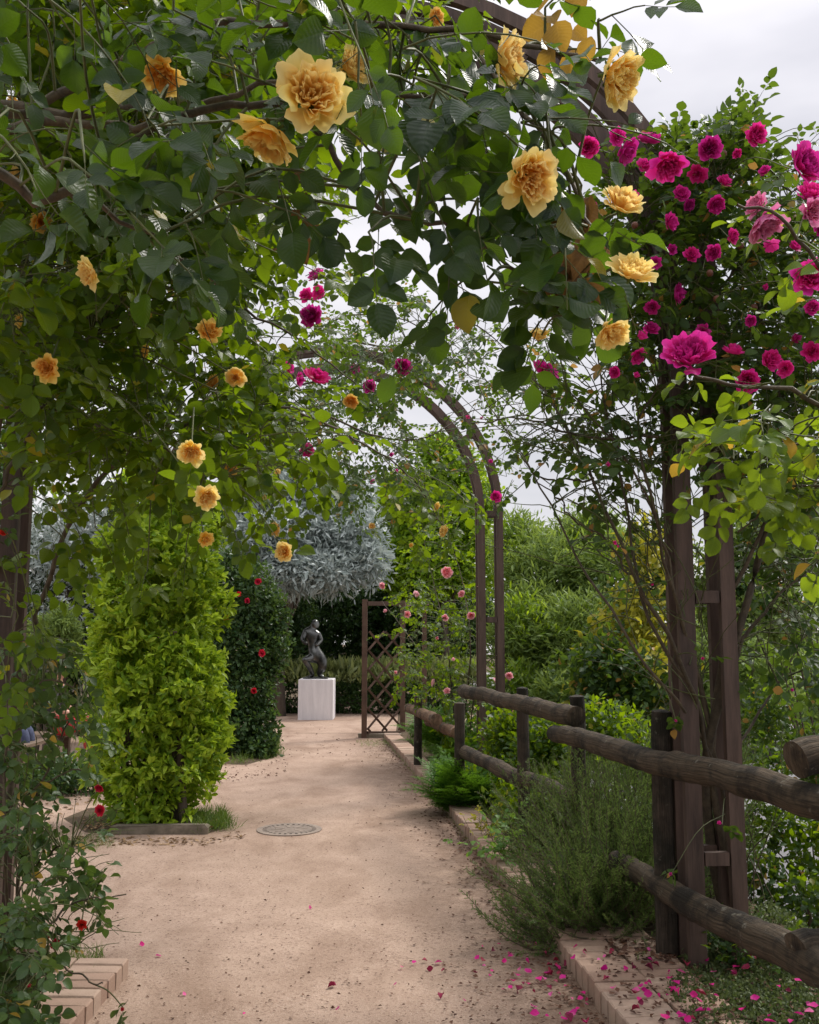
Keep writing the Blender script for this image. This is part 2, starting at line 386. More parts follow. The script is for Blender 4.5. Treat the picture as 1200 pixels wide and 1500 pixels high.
for k in range(6):
    mb = MB(); petal(mb, 0, R.uniform(.42, .54), .1, R.uniform(.68, .78), -.02, R.uniform(.58, .74), R.uniform(.04, .2), .7, .065, 7, 8); BIGP.append(mb)
BIGQ = []
for k in range(6):
    mb = MB(); petal(mb, 0, R.uniform(.44, .58), .1, R.uniform(.80, .92), -.05, R.uniform(.42, .62), R.uniform(.06, .22), 1.0, .07, 7, 8); BIGQ.append(mb)
_mc = {}
def mcache(key, mb, mat):
    if key not in _mc: _mc[key] = mb.mesh(key[0], mat)
    return _mc[key]
SMALLR = []
for k in range(5):
    mb = rose_heart(k % 2 == 0, 4, 4, R.uniform(.85, 1.15)); rose_outer(mb, 4, 4, R.uniform(.85, 1.1)); SMALLR.append(mb)
BUD = []
for k in range(3):
    mb = MB(); ring(mb, 3, 0, 1.1, .02, .22, 0, .8, -.02, .1, .03, nr=4, nc=4); ring(mb, 4, .5, .9, .05, .42, 0, .85, .03, .5, .05, nr=4, nc=4); ring(mb, 4, .1, .75, .08, .52, -.05, .62, .1, 1, .05, nr=4, nc=4); BUD.append(mb)
CAL = calyx_mesh()

def axes(dirv):
    z = unit(np.asarray(dirv, float)); a = R.uniform(0, 6.28)
    x = np.cross(z, npa(.3, .2, 1)); x = unit(x); y = np.cross(z, x)
    return math.cos(a) * x + math.sin(a) * y, -math.sin(a) * x + math.cos(a) * y, z
def bloom(parent, p, diam, dirv, mat, mkey, big=False, bud=False, label=None):
    """a rose flower: a part of its plant; on large ones every outer petal is a sub-part"""
    s = diam / 2.0; X, Y, Z = axes(dirv)
    p = np.asarray(p, float) - Z * s * .3
    if big:
        me = mcache(('rose_bloom', mkey, (hk := int(R.integers(0, 5))), 'h'), HEART[hk], mat)
        o = place('rose_bloom', me, p, X * s, Y * s, Z * s, parent)
        for n, src, off, tg in ((9, BIGP, .2, 'p'), (8, BIGQ, .6, 'q')):
            for i in range(n):
                a = off + (i + R.uniform(-.15, .15)) * 2 * math.pi / n; k = int(R.integers(0, 6))
                pm = mcache(('petal', mkey, k, tg), src[k], mat)
                ca, sa = math.cos(a), math.sin(a); q = R.uniform(.92, 1.1)
                ax, ay = X * ca + Y * sa, -X * sa + Y * ca; q = R.uniform(.84, 1.14); dl_ = R.normal(0, .16)
                ax, az = ax * math.cos(dl_) + Z * math.sin(dl_), Z * math.cos(dl_) - ax * math.sin(dl_)
                place('petal', pm, p, ax * s * q, ay * s * q, az * s, o)
        place('calyx', mcache(('calyx', 0), CAL, M_CALYX), p, X * s, Y * s, Z * s, o)
    elif bud:
        k = int(R.integers(0, 3)); o = place('rose_bud', mcache(('rose_bud', mkey, k), BUD[k], mat), p, X * s, Y * s, Z * s, parent)
    else:
        k = int(R.integers(0, 5)); o = place('rose_bloom', mcache(('rose_bloom', mkey, k, 's'), SMALLR[k], mat), p, X * s, Y * s, Z * s, parent)
        if diam / np.linalg.norm(p - CAMP) * F > 26: place('calyx', mcache(('calyx', 0), CAL, M_CALYX), p, X * s, Y * s, Z * s, o)
    if label: o['label'] = label
    return o, p

# ------------------------------------------------------------------ climbing roses
def inpoly(poly, n):
    poly = np.asarray(poly, float); lo, hi = poly.min(0), poly.max(0); out = []
    while len(out) < n:
        q = R.uniform(lo, hi, (n * 3, 2)); ins = np.zeros(len(q), bool); j = len(poly) - 1
        for i in range(len(poly)):
            a, b = poly[i], poly[j]
            c = ((a[1] > q[:, 1]) != (b[1] > q[:, 1])) & (q[:, 0] < (b[0] - a[0]) * (q[:, 1] - a[1]) / (b[1] - a[1] + 1e-9) + a[0])
            ins ^= c; j = i
        out += list(q[ins])
    return np.array(out[:n])
LATE = []; BLOOMS = []
class Rose:
    def __init__(s, name, label, cat, base, leafmat, tm, ll, group=None, cane_mat=None):
        s.root = thing(name, label, cat, tuple(base), group); s.mat = leafmat; s.tm = tm; s.ll = ll
        s.canes = []; s.tw = MB(); s.P = []; s.D = []; s.N = []; s.Z = []; s.cm = cane_mat or M_CANE; s.base = np.asarray(base, float)
    def cane(s, pts, r0=.012, r1=.004, n=24, k=6, wob=.02):
        q = smooth_pts(pts, n); w_ = R.normal(0, wob * 1.6, (n + 6, 3)); w_ = sum(w_[k:k + n] for k in range(7)) / 4.0; q[1:-1] += w_[1:-1] * .6
        mb = MB(); tube(mb, q, (r0, r1), k); mb.obj('cane', s.cm, s.root); s.canes.append(q); return q
    def near(s, p):
        best = None
        for q in s.canes:
            d = np.linalg.norm(q - p, axis=1); d = d * R.uniform(1, 1.35, len(d)); i = d.argmin()
            if best is None or d[i] < best[0]: best = (d[i], q[i])
        return best
    def leaf5(s, p, d, n, ll, five=True):
        d = unit(d); n = unit(n - d * np.dot(n, d)); x = np.cross(d, n)
        items = [(1.25, 0, 1.0), (.85, 1, .88), (.85, -1, .88)] + ([(.35, 1, .7), (.35, -1, .7)] if five else [])
        for a, sd, z in items:
            if R.random() < .06: continue
            dd = d * (1 if sd == 0 else .45) + x * sd * .85 + R.normal(0, .16, 3) + npa(0, 0, -.12)
            s.P.append(p + d * a * ll + (x * sd * .06 * ll)); s.D.append(dd); s.N.append(n + R.normal(0, .28, 3)); s.Z.append(ll * z * R.uniform(.85, 1.15))
        tube(s.tw, np.stack([p, p + d * .7 * ll - n * .03 * ll, p + d * 1.25 * ll]), ll * .016, 3)
    def shoot(s, p, L=.25, nl=5, dirn=None, droop=.5, link_=True, up=(0, 0, 1), maxlink=.9, five=True, five_p=.7):
        p = np.asarray(p, float)
        if dirn is None: dirn = R.normal(0, 1, 3) * npa(1, 1, .5)
        d = unit(dirn)
        if link_ and s.canes:
            dist, q = s.near(p)
            if .02 < dist < min(maxlink, .6):
                midp = (p + q) / 2 + npa(0, 0, .12 * dist) + R.normal(0, .08 * dist, 3)
                tube(s.tw, smooth_pts([q, midp, p], 7), (.0035, .0022), 4)
        k = max(nl + 1, 4); pts = [p]
        for i in range(k):
            d = unit(d + npa(0, 0, -droop / k) + R.normal(0, .10, 3)); pts.append(pts[-1] + d * L / k)
        pts = np.array(pts); tube(s.tw, pts, (.0024, .0013), 4)
        for i in range(nl):
            j = min(len(pts) - 2, 1 + int(i * k / nl)); td = unit(pts[j + 1] - pts[j])
            side = np.cross(td, npa(0, 0, 1)); side = side / (np.linalg.norm(side) + 1e-6) * (1 if i % 2 else -1)
            ld = td * .55 + side * .8 + npa(0, 0, -droop * .6) + R.normal(0, .25, 3)
            s.leaf5(pts[j], ld, np.asarray(up, float) + R.normal(0, .35, 3), s.ll * R.uniform(.75, 1.15), five and R.random() < five_p)
        td = unit(pts[-1] - pts[-2]); s.leaf5(pts[-1], td + npa(0, 0, -.2), np.asarray(up, float) + R.normal(0, .35, 3), s.ll * R.uniform(.7, 1.0), True)
        return pts
    def finish(s, nparts=300, minpx=10, late=True):
        if late: LATE.append((s, nparts, minpx)); return
        if s.tw.n: s.tw.obj('twigs', M_CANEG, s.root, kind='stuff')
        P, D, N, Z = (np.array(v) for v in (s.P, s.D, s.N, s.Z))
        if len(P) == 0: return
        # flowers push the leaves in front of them aside
        q = proj(P + unit(D) * Z[:, None] * .5); keep = np.ones(len(P), bool)
        for bx, by, br, bd in BLOOMS:
            rr = np.hypot(q[:, 0] - bx, q[:, 1] - by); half = Z / q[:, 2] * F * .38
            keep &= ~((rr < br * .8 + half) & (q[:, 2] < bd + .01) & (R.random(len(P)) < .93))
        P, D, N, Z = P[keep], D[keep], N[keep], Z[keep]
        q = proj(P + unit(D) * Z[:, None] * .5); size = Z / q[:, 2] * F
        vis = (q[:, 0] > -20) & (q[:, 0] < 1220) & (q[:, 1] > -20) & (q[:, 1] < 1520) & (q[:, 2] > .2)
        score = np.where(vis & (size >= minpx), size * (1 + .0 * q[:, 2]) / (q[:, 2] ** .5), -1)
        order = np.argsort(-score); sel = [i for i in order[:nparts] if score[i] > 0]
        X, Dd, Zz = bases(D, N); key = s.mat.name
        tm = s.tm
        for i in sel:
            k = int(R.integers(0, len(tm)))
            if (key, k) not in _mc:
                mb = MB(); mb.add(*tm[k]); _mc[(key, k)] = mb.mesh('leaf', s.mat)
            place('leaf', _mc[(key, k)], P[i], X[i] * Z[i], Dd[i] * Z[i], Zz[i] * Z[i], s.root)
        rest = np.setdiff1d(np.arange(len(P)), sel)
        if len(rest):
            mb = MB(); scatter(mb, T_ROSEM if len(rest) > 1200 else tm, P[rest], D[rest], N[rest], Z[rest]); mb.obj('foliage', s.mat, s.root, kind='stuff')
    def flower(s, px, py, d, Y=None, dirv=None, mat=None, mkey=None, big=False, bud=False, real=.09, lo=1.2, hi=20, label=None):
        if Y is None: Y = min(hi, max(lo, real * F / d))
        p = at(px, py, Y); dep = proj(p)[0, 2]; BLOOMS.append((px, py, d * .5, dep))
        if dirv is None: dirv = unit(npa(0, -1, -.1) + R.normal(0, .55, 3))
        o, q = bloom(s.root, p, d * dep / F, dirv, mat, mkey, big, bud, label)
        back = q - unit(np.asarray(dirv, float)) * d * dep / F * .15
        if s.canes:
            dist, e = s.near(back)
            if dist < 1.2: tube(s.tw, smooth_pts([e, (e + back) / 2 + npa(0, 0, .1 * dist), back], 8), (.003, .002), 4)
            else: tube(s.tw, smooth_pts([back - unit(np.asarray(dirv, float)) * .12 + npa(0, 0, .05), back], 4), .002, 4)
        # a few leaves on the flower stalk
        for _ in range(2):
            s.leaf5(back - unit(np.asarray(dirv, float)) * .02 + R.normal(0, .012, 3), R.normal(0, .6, 3) + npa(0, .3, -.3) - .4 * unit(np.asarray(dirv, float)), npa(0, -.2, 1) + R.normal(0, .3, 3), s.ll * .85)
        return p

# ------------------------------------------------------------------ setting materials
def path_mat():
    m = newmat('sandy_path'); t = NT(m); o = t.n('ShaderNodeTexCoord').outputs['Object']
    big = t.noise(o, .55, 4, .6); mid = t.noise(o, 3.2, 5, .62); fine = t.noise(o, 60, 3, .65); grit = t.noise(o, 190, 2, .6)
    c = t.ramp(mid, [(.30, (.245, .160, .116)), (.5, (.325, .222, .165)), (.72, (.41, .292, .222))])
    c = t.mix(t.n('ShaderNodeMapRange', {0: big, 1: .35, 2: .68, 3: .0, 4: .55}).outputs[0], c, C4((.27, .18, .125)))
    c = t.mix(t.n('ShaderNodeMapRange', {0: grit, 1: .35, 2: .7, 3: 0, 4: .55}).outputs[0], c, C4((.62, .49, .40)))
    c = t.mix(t.n('ShaderNodeMapRange', {0: fine, 1: .54, 2: .68, 3: 0, 4: .7}).outputs[0], c, C4((.13, .08, .055)))
    ed_ = t.n('ShaderNodeSeparateXYZ', {0: t.n('ShaderNodeTexCoord').outputs['UV']}).outputs[0]
    dirt = t.math('MULTIPLY', t.n('ShaderNodeMapRange', {0: t.math('ADD', ed_, t.math('MULTIPLY', mid, -.9)), 1: -.38, 2: .30, 3: .9, 4: 0}).outputs[0], t.n('ShaderNodeMapRange', {0: t.noise(o, 7, 4, .7), 1: .35, 2: .6, 3: .35, 4: 1}).outputs[0])
    c = t.mix(dirt, c, C4((.12, .078, .055)))
    damp = t.noise(t.scale(o, (1, .45, 1)), 1.7, 5, .65, .4); c = t.mix(t.n('ShaderNodeMapRange', {0: damp, 1: .47, 2: .66, 3: 0, 4: .65}).outputs[0], c, C4((.215, .14, .098)))
    vor = t.n('ShaderNodeTexVoronoi', {'Vector': o, 'Scale': 42.0}).outputs['Distance']
    peb = t.n('ShaderNodeMapRange', {0: vor, 1: .06, 2: .2, 3: 1, 4: 0}).outputs[0]
    c = t.mix(t.math('MULTIPLY', peb, .3), c, C4((.68, .58, .5)))
    h = t.math('ADD', t.math('ADD', t.math('MULTIPLY', mid, 2.0), t.math('MULTIPLY', fine, .9)), t.math('MULTIPLY', peb, .35))
    t.out(t.n('ShaderNodeBsdfPrincipled', {'Base Color': c, 'Roughness': .9, 'Specular IOR Level': .15, 'Normal': t.bump(h, .55, .012)}).outputs[0]); return m
M_PATH = path_mat()
M_SOIL = simple_mat('soil', (.045, .034, .022), (.14, .105, .07), 6, .95, 0, .7, spec=.1, bd=.03)
M_PAVE = simple_mat('pale_paving', (.28, .275, .27), (.48, .47, .46), .6, .8, 0, .1, spec=.3)
M_STONE = simple_mat('kerb_stone', (.07, .058, .04), (.22, .18, .135), 7, .85, 0, .4)
def brick_mat():
    m = newmat('brick_paver'); t = NT(m); o = t.n('ShaderNodeTexCoord').outputs['Object']; r = t.n('ShaderNodeObjectInfo').outputs['Random']
    f = t.noise(o, 9, 5, .65); g = t.noise(o, 120, 2, .6); st = t.noise(o, 2.2, 4, .6)
    c = t.ramp(r, [(0, (.25, .15, .105)), (.45, (.36, .24, .175)), (.8, (.43, .31, .235)), (1, (.26, .19, .15))])
    c = t.mix(t.n('ShaderNodeMapRange', {0: f, 1: .35, 2: .7, 3: 0, 4: .5}).outputs[0], c, C4((.25, .16, .115)))
    c = t.mix(t.n('ShaderNodeMapRange', {0: st, 1: .52, 2: .72, 3: 0, 4: .6}).outputs[0], c, C4((.15, .125, .075)))
    c = t.mix(t.math('MULTIPLY', g, .25), c, C4((.6, .48, .4)))
    t.out(t.n('ShaderNodeBsdfPrincipled', {'Base Color': c, 'Roughness': .88, 'Specular IOR Level': .2, 'Normal': t.bump(t.math('ADD', f, g), .35, .006)}).outputs[0]); return m
M_BRICK = brick_mat()
def log_mat(name, a, b, dark):
    m = newmat(name); t = NT(m); uv = t.n('ShaderNodeTexCoord').outputs['UV']; o = t.n('ShaderNodeTexCoord').outputs['Object']
    g = t.noise(t.scale(uv, (26, 1.6, 1)), 1.6, 6, .65, .6); bl = t.noise(o, 5.5, 5, .65); fi = t.noise(t.scale(uv, (90, 7, 1)), 1.5, 3, .6)
    c = t.mix(t.n('ShaderNodeMapRange', {0: g, 1: .35, 2: .66}).outputs[0], C4(a), C4(b))
    c = t.mix(t.n('ShaderNodeMapRange', {0: bl, 1: .46, 2: .62, 3: 0, 4: .85}).outputs[0], c, C4(dark))
    crack = t.n('ShaderNodeMapRange', {0: fi, 1: .30, 2: .40, 3: 1, 4: 0}).outputs[0]
    c = t.mix(crack, c, C4((.015, .012, .01)))
    li = t.noise(o, 16, 4, .7); c = t.mix(t.n('ShaderNodeMapRange', {0: li, 1: .63, 2: .70, 3: 0, 4: .55}).outputs[0], c, C4((.26, .25, .2)))
    h = t.math('ADD', t.math('ADD', g, t.math('MULTIPLY', fi, .7)), t.math('MULTIPLY', crack, -1.2))
    t.out(t.n('ShaderNodeBsdfPrincipled', {'Base Color': c, 'Roughness': .8, 'Specular IOR Level': .25, 'Normal': t.bump(h, .9, .014)}).outputs[0]); return m
M_LOG = log_mat('weathered_log', (.042, .031, .019), (.135, .10, .066), (.011, .010, .008))
M_POST = log_mat('weathered_post', (.04, .03, .022), (.10, .077, .058), (.02, .02, .013))
M_CUT = log_mat('cut_wood_orange', (.13, .075, .045), (.26, .165, .105), (.05, .035, .022))
M_ARCH = simple_mat('brown_paint', (.038, .024, .018), (.118, .076, .058), 3.2, .65, 0, .5, (6, 6, .6), bd=.004)
M_TREL = simple_mat('trellis_wood', (.06, .032, .022), (.13, .075, .05), 5, .7, 0, .3)
M_WHITE = simple_mat('plinth_paint', (.60, .575, .59), (.74, .715, .73), 2.4, .6, 0, .1, (5, 5, .7))
M_BRONZE = simple_mat('bronze', (.018, .017, .015), (.19, .195, .19), 2.6, .32, .85, .2)
M_IRON = simple_mat('grate_iron', (.20, .16, .13), (.34, .27, .22), 14, .6, .3, .2)
M_PIT_SHADE = simple_mat('drain_pit_shade', (.01, .01, .01), (.02, .02, .02), 5, .9)  # near-black colour stands in for the shade below the drain slots

# ------------------------------------------------------------------ ground, path, brick edging
KE = np.array([[897, 1500], [840, 1424], [790, 1350], [700, 1262], [655, 1202], [605, 1127], [560, 1082]], float)
KG = np.array([gnd(*p)[:2] for p in KE])
KG = np.vstack([[KG[0, 0] + (KG[0, 0] - KG[2, 0]) * 1.6, KG[0, 1] + (KG[0, 1] - KG[2, 1]) * 1.6], KG])
# straighten the kerb line a little: a smooth quadratic through the measured points
_kf = np.polyfit(KG[:, 1], KG[:, 0], 2)
def kx(y): return np.polyval(_kf, np.clip(y, -1, 17.0))
def gz(x, y):
    s = x - kx(y)
    z = np.where(s > .28, .075, -.004)
    dn = np.clip((s - 1.35) * 1.3, 0, 2.6)
    return z - np.where(s > 1.35, dn, 0)
xs = np.concatenate([np.linspace(-140, -12, 10), np.linspace(-10, 12, 177), np.linspace(14, 160, 16)])
ys = np.concatenate([np.linspace(-40, -2, 8), np.linspace(-1, 22, 150), np.linspace(24, 260, 26)])
GX, GY = np.meshgrid(xs, ys); GZ = gz(GX, GY)
mb = MB(); V = np.stack([GX, GY, GZ], -1).reshape(-1, 3); nx, ny = len(xs), len(ys)
i = (np.arange(ny - 1)[:, None] * nx + np.arange(nx - 1)[None]).ravel()
mb.add(V, np.stack([i, i + 1, i + nx + 1, i + nx], 1), V[:, :2]); mb.obj('ground', M_SOIL, kind='structure')
yy = np.linspace(-2, 17.2, 70); mb = MB()
L = np.stack([np.full_like(yy, -9.0), yy, np.full_like(yy, .006)], 1)
n_ = 40; tt = np.linspace(0, 1, n_)
gx = L[:, 0][:, None] * (1 - tt) + (kx(yy) + .012)[:, None] * tt
gyy = np.repeat(yy[:, None], n_, 1); hz = .004 + .003 * (np.sin(gx * 1.7 + gyy * .8) + np.sin(gx * .9 - gyy * 1.9) + 1)
V = np.stack([gx, gyy, hz], -1).reshape(-1, 3); i = (np.arange(len(yy) - 1)[:, None] * n_ + np.arange(n_ - 1)[None]).ravel()
mb.add(V, np.stack([i, i + 1, i + n_ + 1, i + n_], 1), np.stack([np.maximum(0, kx(gyy.ravel()) - gx.ravel()), gyy.ravel()], 1))
V2 = np.array([[-9, 17.2, .006], [1.5, 17.2, .006], [2.5, 24, .006], [-9, 24, .006]]); mb.add(V2, [[0, 1, 2, 3]], [[3, 0]] * 4)
mb.obj('path', M_PATH, kind='structure')
mb = MB(); box(mb, (4.4, 3, -2.9), (150, 120, -2.44)); mb.obj('paved_square', M_PAVE, kind='structure')

ed = thing('brick_edging', 'low raised edging of pinkish brick pavers along the sandy path beside the log fence', 'brick edging', (float(kx(5)), 5, 0))
BR = []
for k in range(6):
    mb = MB(); bevel_box(mb, (-.118, -.0475, -.16), (.118, .0475, .0), .006, .0012); BR.append(mb.mesh('brick', M_BRICK, smooth=False))
y = 2.6; cnt = 0
ks = []
while y < 16.2:
    dx = (kx(y + .05) - kx(y - .05)) / .1; d = unit(npa(dx, 1, 0)); p = npa(kx(y), y, 0); x = npa(d[1], -d[0], 0)
    for c in range(2):
        if cnt >= 298 or (c == 1 and y > 7.2): continue
        q = p + x * (.12 + c * .243) + d * (.05 * c) + npa(R.normal(0, .003), R.normal(0, .003), .098 + R.normal(0, .003))
        a = R.normal(0, .012); xx = unit(x + d * a); dd = npa(-xx[1], xx[0], 0); zz = unit(npa(R.normal(0, .012), R.normal(0, .012), 1))
        place('brick', BR[int(R.integers(0, 6))], q, xx, dd, npa(0, 0, 1), ed); cnt += 1
    y += .1035 / math.sqrt(1 + dx * dx) * 1.0
mb = MB(); yy = np.linspace(2.4, 16.3, 60)
Ve = np.concatenate([np.stack([kx(yy) + a, yy, np.full_like(yy, b)], 1) for a, b in ((.012, -.05), (.012, .084), (.25, .084), (.25, -.05))])
m_ = len(yy); i = np.arange(m_ - 1)
mb.add(Ve, np.concatenate([np.stack([i + k * m_, i + 1 + k * m_, i + 1 + (k + 1) * m_, i + (k + 1) * m_], 1) for k in range(3)])); mb.obj('mortar_bed', M_SOIL, ed)

le = thing('brick_edging', 'pale short brick paver strip at the foot of the red rose bush', 'brick edging', tuple(gnd(130, 1460)))
yL = gnd(130, 1432)[1]; xR = gnd(163, 1432, .09)[0]
for r_ in range(11):
    for c in range(2):
        place('brick', BR[int(R.integers(0, 6))], npa(xR - .12 - c * .243 + R.normal(0, .003), yL - .05 - r_ * .104, .09 + R.normal(0, .002)), npa(1, 0, 0), npa(0, 1, 0), npa(0, 0, 1), le)

# drain cover: rim, lid ring and a circle of slots over a disc coloured near-black as shade
dc = gnd(424, 1217)
dr = thing('drain_cover', 'round grey iron drain cover with a ring of holes set flush in the path', 'drain cover', tuple(dc))
def ringmesh(r0, r1, z0, z1, a0=0, a1=2 * np.pi, n=48):
    mb = MB(); a = np.linspace(a0, a1, n + 1)
    V = np.concatenate([np.stack([dc[0] + r * np.cos(a), dc[1] + r * np.sin(a), np.full_like(a, z)], 1) for r, z in ((r0, z0), (r0, z1), (r1, z1), (r1, z0))])
    i = np.arange(n); k = n + 1
    mb.add(V, np.concatenate([np.stack([i + j * k, i + 1 + j * k, i + 1 + (j + 1) % 4 * k, i + (j + 1) % 4 * k], 1) for j in range(4)]))
    if a1 - a0 < 6.2:
        mb.add(V, [[0, k, 2 * k, 3 * k], [n, n + 3 * k, n + 2 * k, n + k]])
    return mb
ringmesh(.245, .272, .0, .015).obj('rim', M_IRON, dr, smooth=False)
ringmesh(.0, .19, .0, .0148).obj('lid', M_IRON, dr, smooth=False)
ringmesh(.0, .245, .0, .0115).obj('pit_shade', M_PIT_SHADE, dr, smooth=False)
ringmesh(.226, .245, .0, .0148).obj('slot_ring', M_IRON, dr, smooth=False)
for k in range(28):
    a = k * 2 * np.pi / 28; ringmesh(.19, .226, .0, .0146, a, a + .12, 3).obj('spoke', M_IRON, dr, smooth=False)
for k in range(8):
    a = k * 2 * np.pi / 8; ringmesh(.06, .15, .0146, .0175, a, a + .35, 4).obj('rib', M_IRON, dr, smooth=False)

# ------------------------------------------------------------------ arches
def arch_frame(zs, Y, label, tilt=0.0, Xr=None):
    root = thing('rose_arch', label, 'arch', (Xr - 1.62, Y, 0), 'brown rose arches over the path')
    r = 1.62; cx = Xr + .05 - r
    yaw = Matrix.Rotation(tilt, 3, 'Z')
    def rail(rad, y0, dep, w):
        mb = MB(); pts = []
        for z in np.linspace(-.2, zs, 6)[:-1]: pts.append((rad, z))
        for a in np.linspace(0, math.pi, 33): pts.append((rad * math.cos(a), zs + rad * math.sin(a)))
        for z in np.linspace(zs, -.2, 6)[1:]: pts.append((-rad, z))
        pts = np.array(pts); T = unit(np.gradient(pts, axis=0)); N = np.stack([T[:, 1], -T[:, 0]], 1)
        rows = []
        for sN, sY in ((-1, -1), (1, -1), (1, 1), (-1, 1)):
            q = pts + N * sN * w / 2
            rows.append(np.stack([q[:, 0], np.full(len(q), y0 + sY * dep / 2), q[:, 1]], 1))
        V = np.concatenate(rows); m = len(pts); i = np.arange(m - 1)
        V = V @ np.array(yaw).T + npa(cx, Y, 0)
        for j in range(4):
            jj = (j + 1) % 4; sel = np.concatenate([V[j * m:(j + 1) * m], V[jj * m:(jj + 1) * m]])
            mb.add(sel, np.stack([i, i + 1, i + 1 + m, i + m], 1)[:, ::-1], sel[:, ::2])
        mb.obj('arch_rail', M_ARCH, root, smooth=False)
    for y0 in (-.075, .085):
        rail(r, y0, .045, .078); rail(r + .205, y0, .045, .072)
    def rung(a, b, y0):
        mb = MB(); c = (a + b) / 2; ax = unit(b - a); L = np.linalg.norm(b - a); up = npa(-ax[1], ax[0])
        V = []
        for sx, sy, sz in ((-1, -1, -1), (1, -1, -1), (1, 1, -1), (-1, 1, -1), (-1, -1, 1), (1, -1, 1), (1, 1, 1), (-1, 1, 1)):
            q = c + ax * sx * L / 2 + up * sz * .03; V.append((q[0], y0 + sy * .021, q[1]))
        V = np.array(V) @ np.array(yaw).T + npa(cx, Y, 0); mb.add(V, BOXF); mb.obj('rung', M_ARCH, root, smooth=False)
    for y0 in (-.075, .085):
        for sgn in (1, -1):
            for z in (.57, 1.80, zs): rung(npa(sgn * (r + .046), z), npa(sgn * (r + .161), z), y0)
        for a in np.linspace(0, math.pi, 7)[1:-1]:
            e = npa(math.cos(a), math.sin(a)); rung(e * (r + .046) + npa(0, zs), e * (r + .161) + npa(0, zs), y0)
    return root
arch_frame(3.15, 4.85, 'brown timber rose arch whose twin posts stand right behind the nearer log fence rails', .05, 1.29)
arch_frame(2.96, 10.8, 'brown timber rose arch with bare curved top standing farther down the path', .08, .735)

# ------------------------------------------------------------------ log fence
fe = thing('log_fence', 'weathered round log fence with two rails running along the brick edging', 'fence', (1.3, 4.8, 0))
def log(name, a, b, r0, r1, mat, parent, k=18, n=44, sag=.006):
    r0 *= .8; r1 *= .8
    t = np.linspace(0, 1, n)[:, None]; p = np.asarray(a) * (1 - t) + np.asarray(b) * t; w_ = R.normal(0, sag * 2.2, (n + 8, 3)); w_ = sum(w_[j:j + n] for j in range(9)) / 5; p[1:-1] += w_[1:-1]
    e_ = R.normal(0, .05, n + 4); e_ = sum(e_[j:j + n] for j in range(5)) / 3
    for kn in R.integers(3, n - 3, max(1, n // 14)): e_[kn] += R.uniform(.03, .08)
    mb = MB(); tube(mb, p, np.linspace(r0, r1, n) * (1 + e_), k, 0, cap=1, rough=.016); return mb.obj(name, mat, parent)
log('rail', at(1262, 1187, 3.35), at(812, 1074, 6.2), .083, .066, M_LOG, fe)
log('rail', at(845, 1049, 6.1), at(680, 1012, 9.0), .078, .07, M_LOG, fe)
log('rail', at(1262, 1452, 3.42), at(903, 1262, 5.6), .085, .07, M_LOG, fe)
log('rail', at(905, 1262 - 60, 6.3), at(676, 1100, 9.4), .075, .075, M_LOG, fe)
log('rail', at(640, 1054, 10.6), at(598, 1037, 13.0), .075, .07, M_CUT, fe)
log('rail', at(668, 1074, 10.3), at(628, 1056, 12.6), .075, .07, M_CUT, fe)
def post(px, py, Y, ztop, r, mat=M_POST):
    p = at(px, py, Y); log('post', npa(p[0], Y, -.3), npa(p[0] + R.normal(0, .006), Y, ztop), r, r * .97, mat, fe, 16, 16, .002)
post(975, 1300, 5.02, at(975, 1042, 5.02)[2], .062)
post(848, 1150, 6.55, at(848, 1020, 6.55)[2], .06)
post(767, 1120, 7.9, at(767, 1008, 7.9)[2], .06)
post(671, 1100, 9.3, at(671, 1030, 9.3)[2], .06)
post(612, 1050, 12.2, at(612, 1020, 12.2)[2], .06)
f2 = thing('log_fence', 'short log fence turning away from the path, its two sawn log ends showing', 'fence', (1.75, 3.75, 0))
log('rail', at(1166, 1113, 3.62) + npa(0.0, 0, .0), at(1166, 1113, 3.62) + npa(1.6, .55, -.04), .082, .085, M_LOG, f2)
log('rail', at(1168, 1392, 3.72), at(1168, 1392, 3.72) + npa(1.6, .6, -.03), .075, .08, M_LOG, f2)
p = at(1290, 1300, 3.8); log('post', npa(p[0], 3.95, -.9), npa(p[0], 3.95, 1.2), .065, .063, M_POST, f2)

# ------------------------------------------------------------------ trellis with lattice
tr = thing('trellis', 'dark wooden trellis panel with diamond lattice beside the statue path', 'trellis', tuple(gnd(560, 1078)))
TY = 16.4
def tp(px, py, dy=0.0): return at(px, py, TY + dy)
def bar(a, b, w, d, name, mat=M_TREL, parent=tr):
    a = np.asarray(a, float); b = np.asarray(b, float); ax = unit(b - a); side = unit(np.cross(ax, npa(0, 1, 0))); dy = unit(np.cross(side, ax)); mb = MB(); V = []
    for e in (a, b):
        for s1, s2 in ((-1, -1), (1, -1), (1, 1), (-1, 1)): V.append(e + side * s1 * w / 2 + dy * s2 * d / 2)
    mb.add(np.array(V), [[0, 1, 5, 4], [1, 2, 6, 5], [2, 3, 7, 6], [3, 0, 4, 7], [3, 2, 1, 0], [4, 5, 6, 7]]); return mb.obj(name, mat, parent, smooth=False)
zb = -.1
def vpost(px, Y, top): 
    p = at(px, 1000, Y); q = at(px, top, Y); bar(npa(p[0], Y, zb), npa(p[0], Y, q[2]), .085, .085, 'post')
vpost(534, TY, 878); vpost(590, TY + .35, 880); vpost(622, TY + 1.5, 884)
bar(tp(538, 884), at(590, 884, TY + .35), .07, .06, 'beam'); bar(at(585, 886, TY + .35), at(626, 884, TY + 1.5), .07, .06, 'beam')
bar(tp(538, 1074), at(596, 1074, TY + .35), .06, .05, 'beam')
A = tp(538, 1072); Bq = at(588, 1072, TY + .35); zT = tp(538, 925)[2]; zB = A[2]
wv = Bq - A; wl = np.linalg.norm(wv[:2]); wd = unit(npa(wv[0], wv[1], 0)); nl = npa(wd[1], -wd[0], 0)
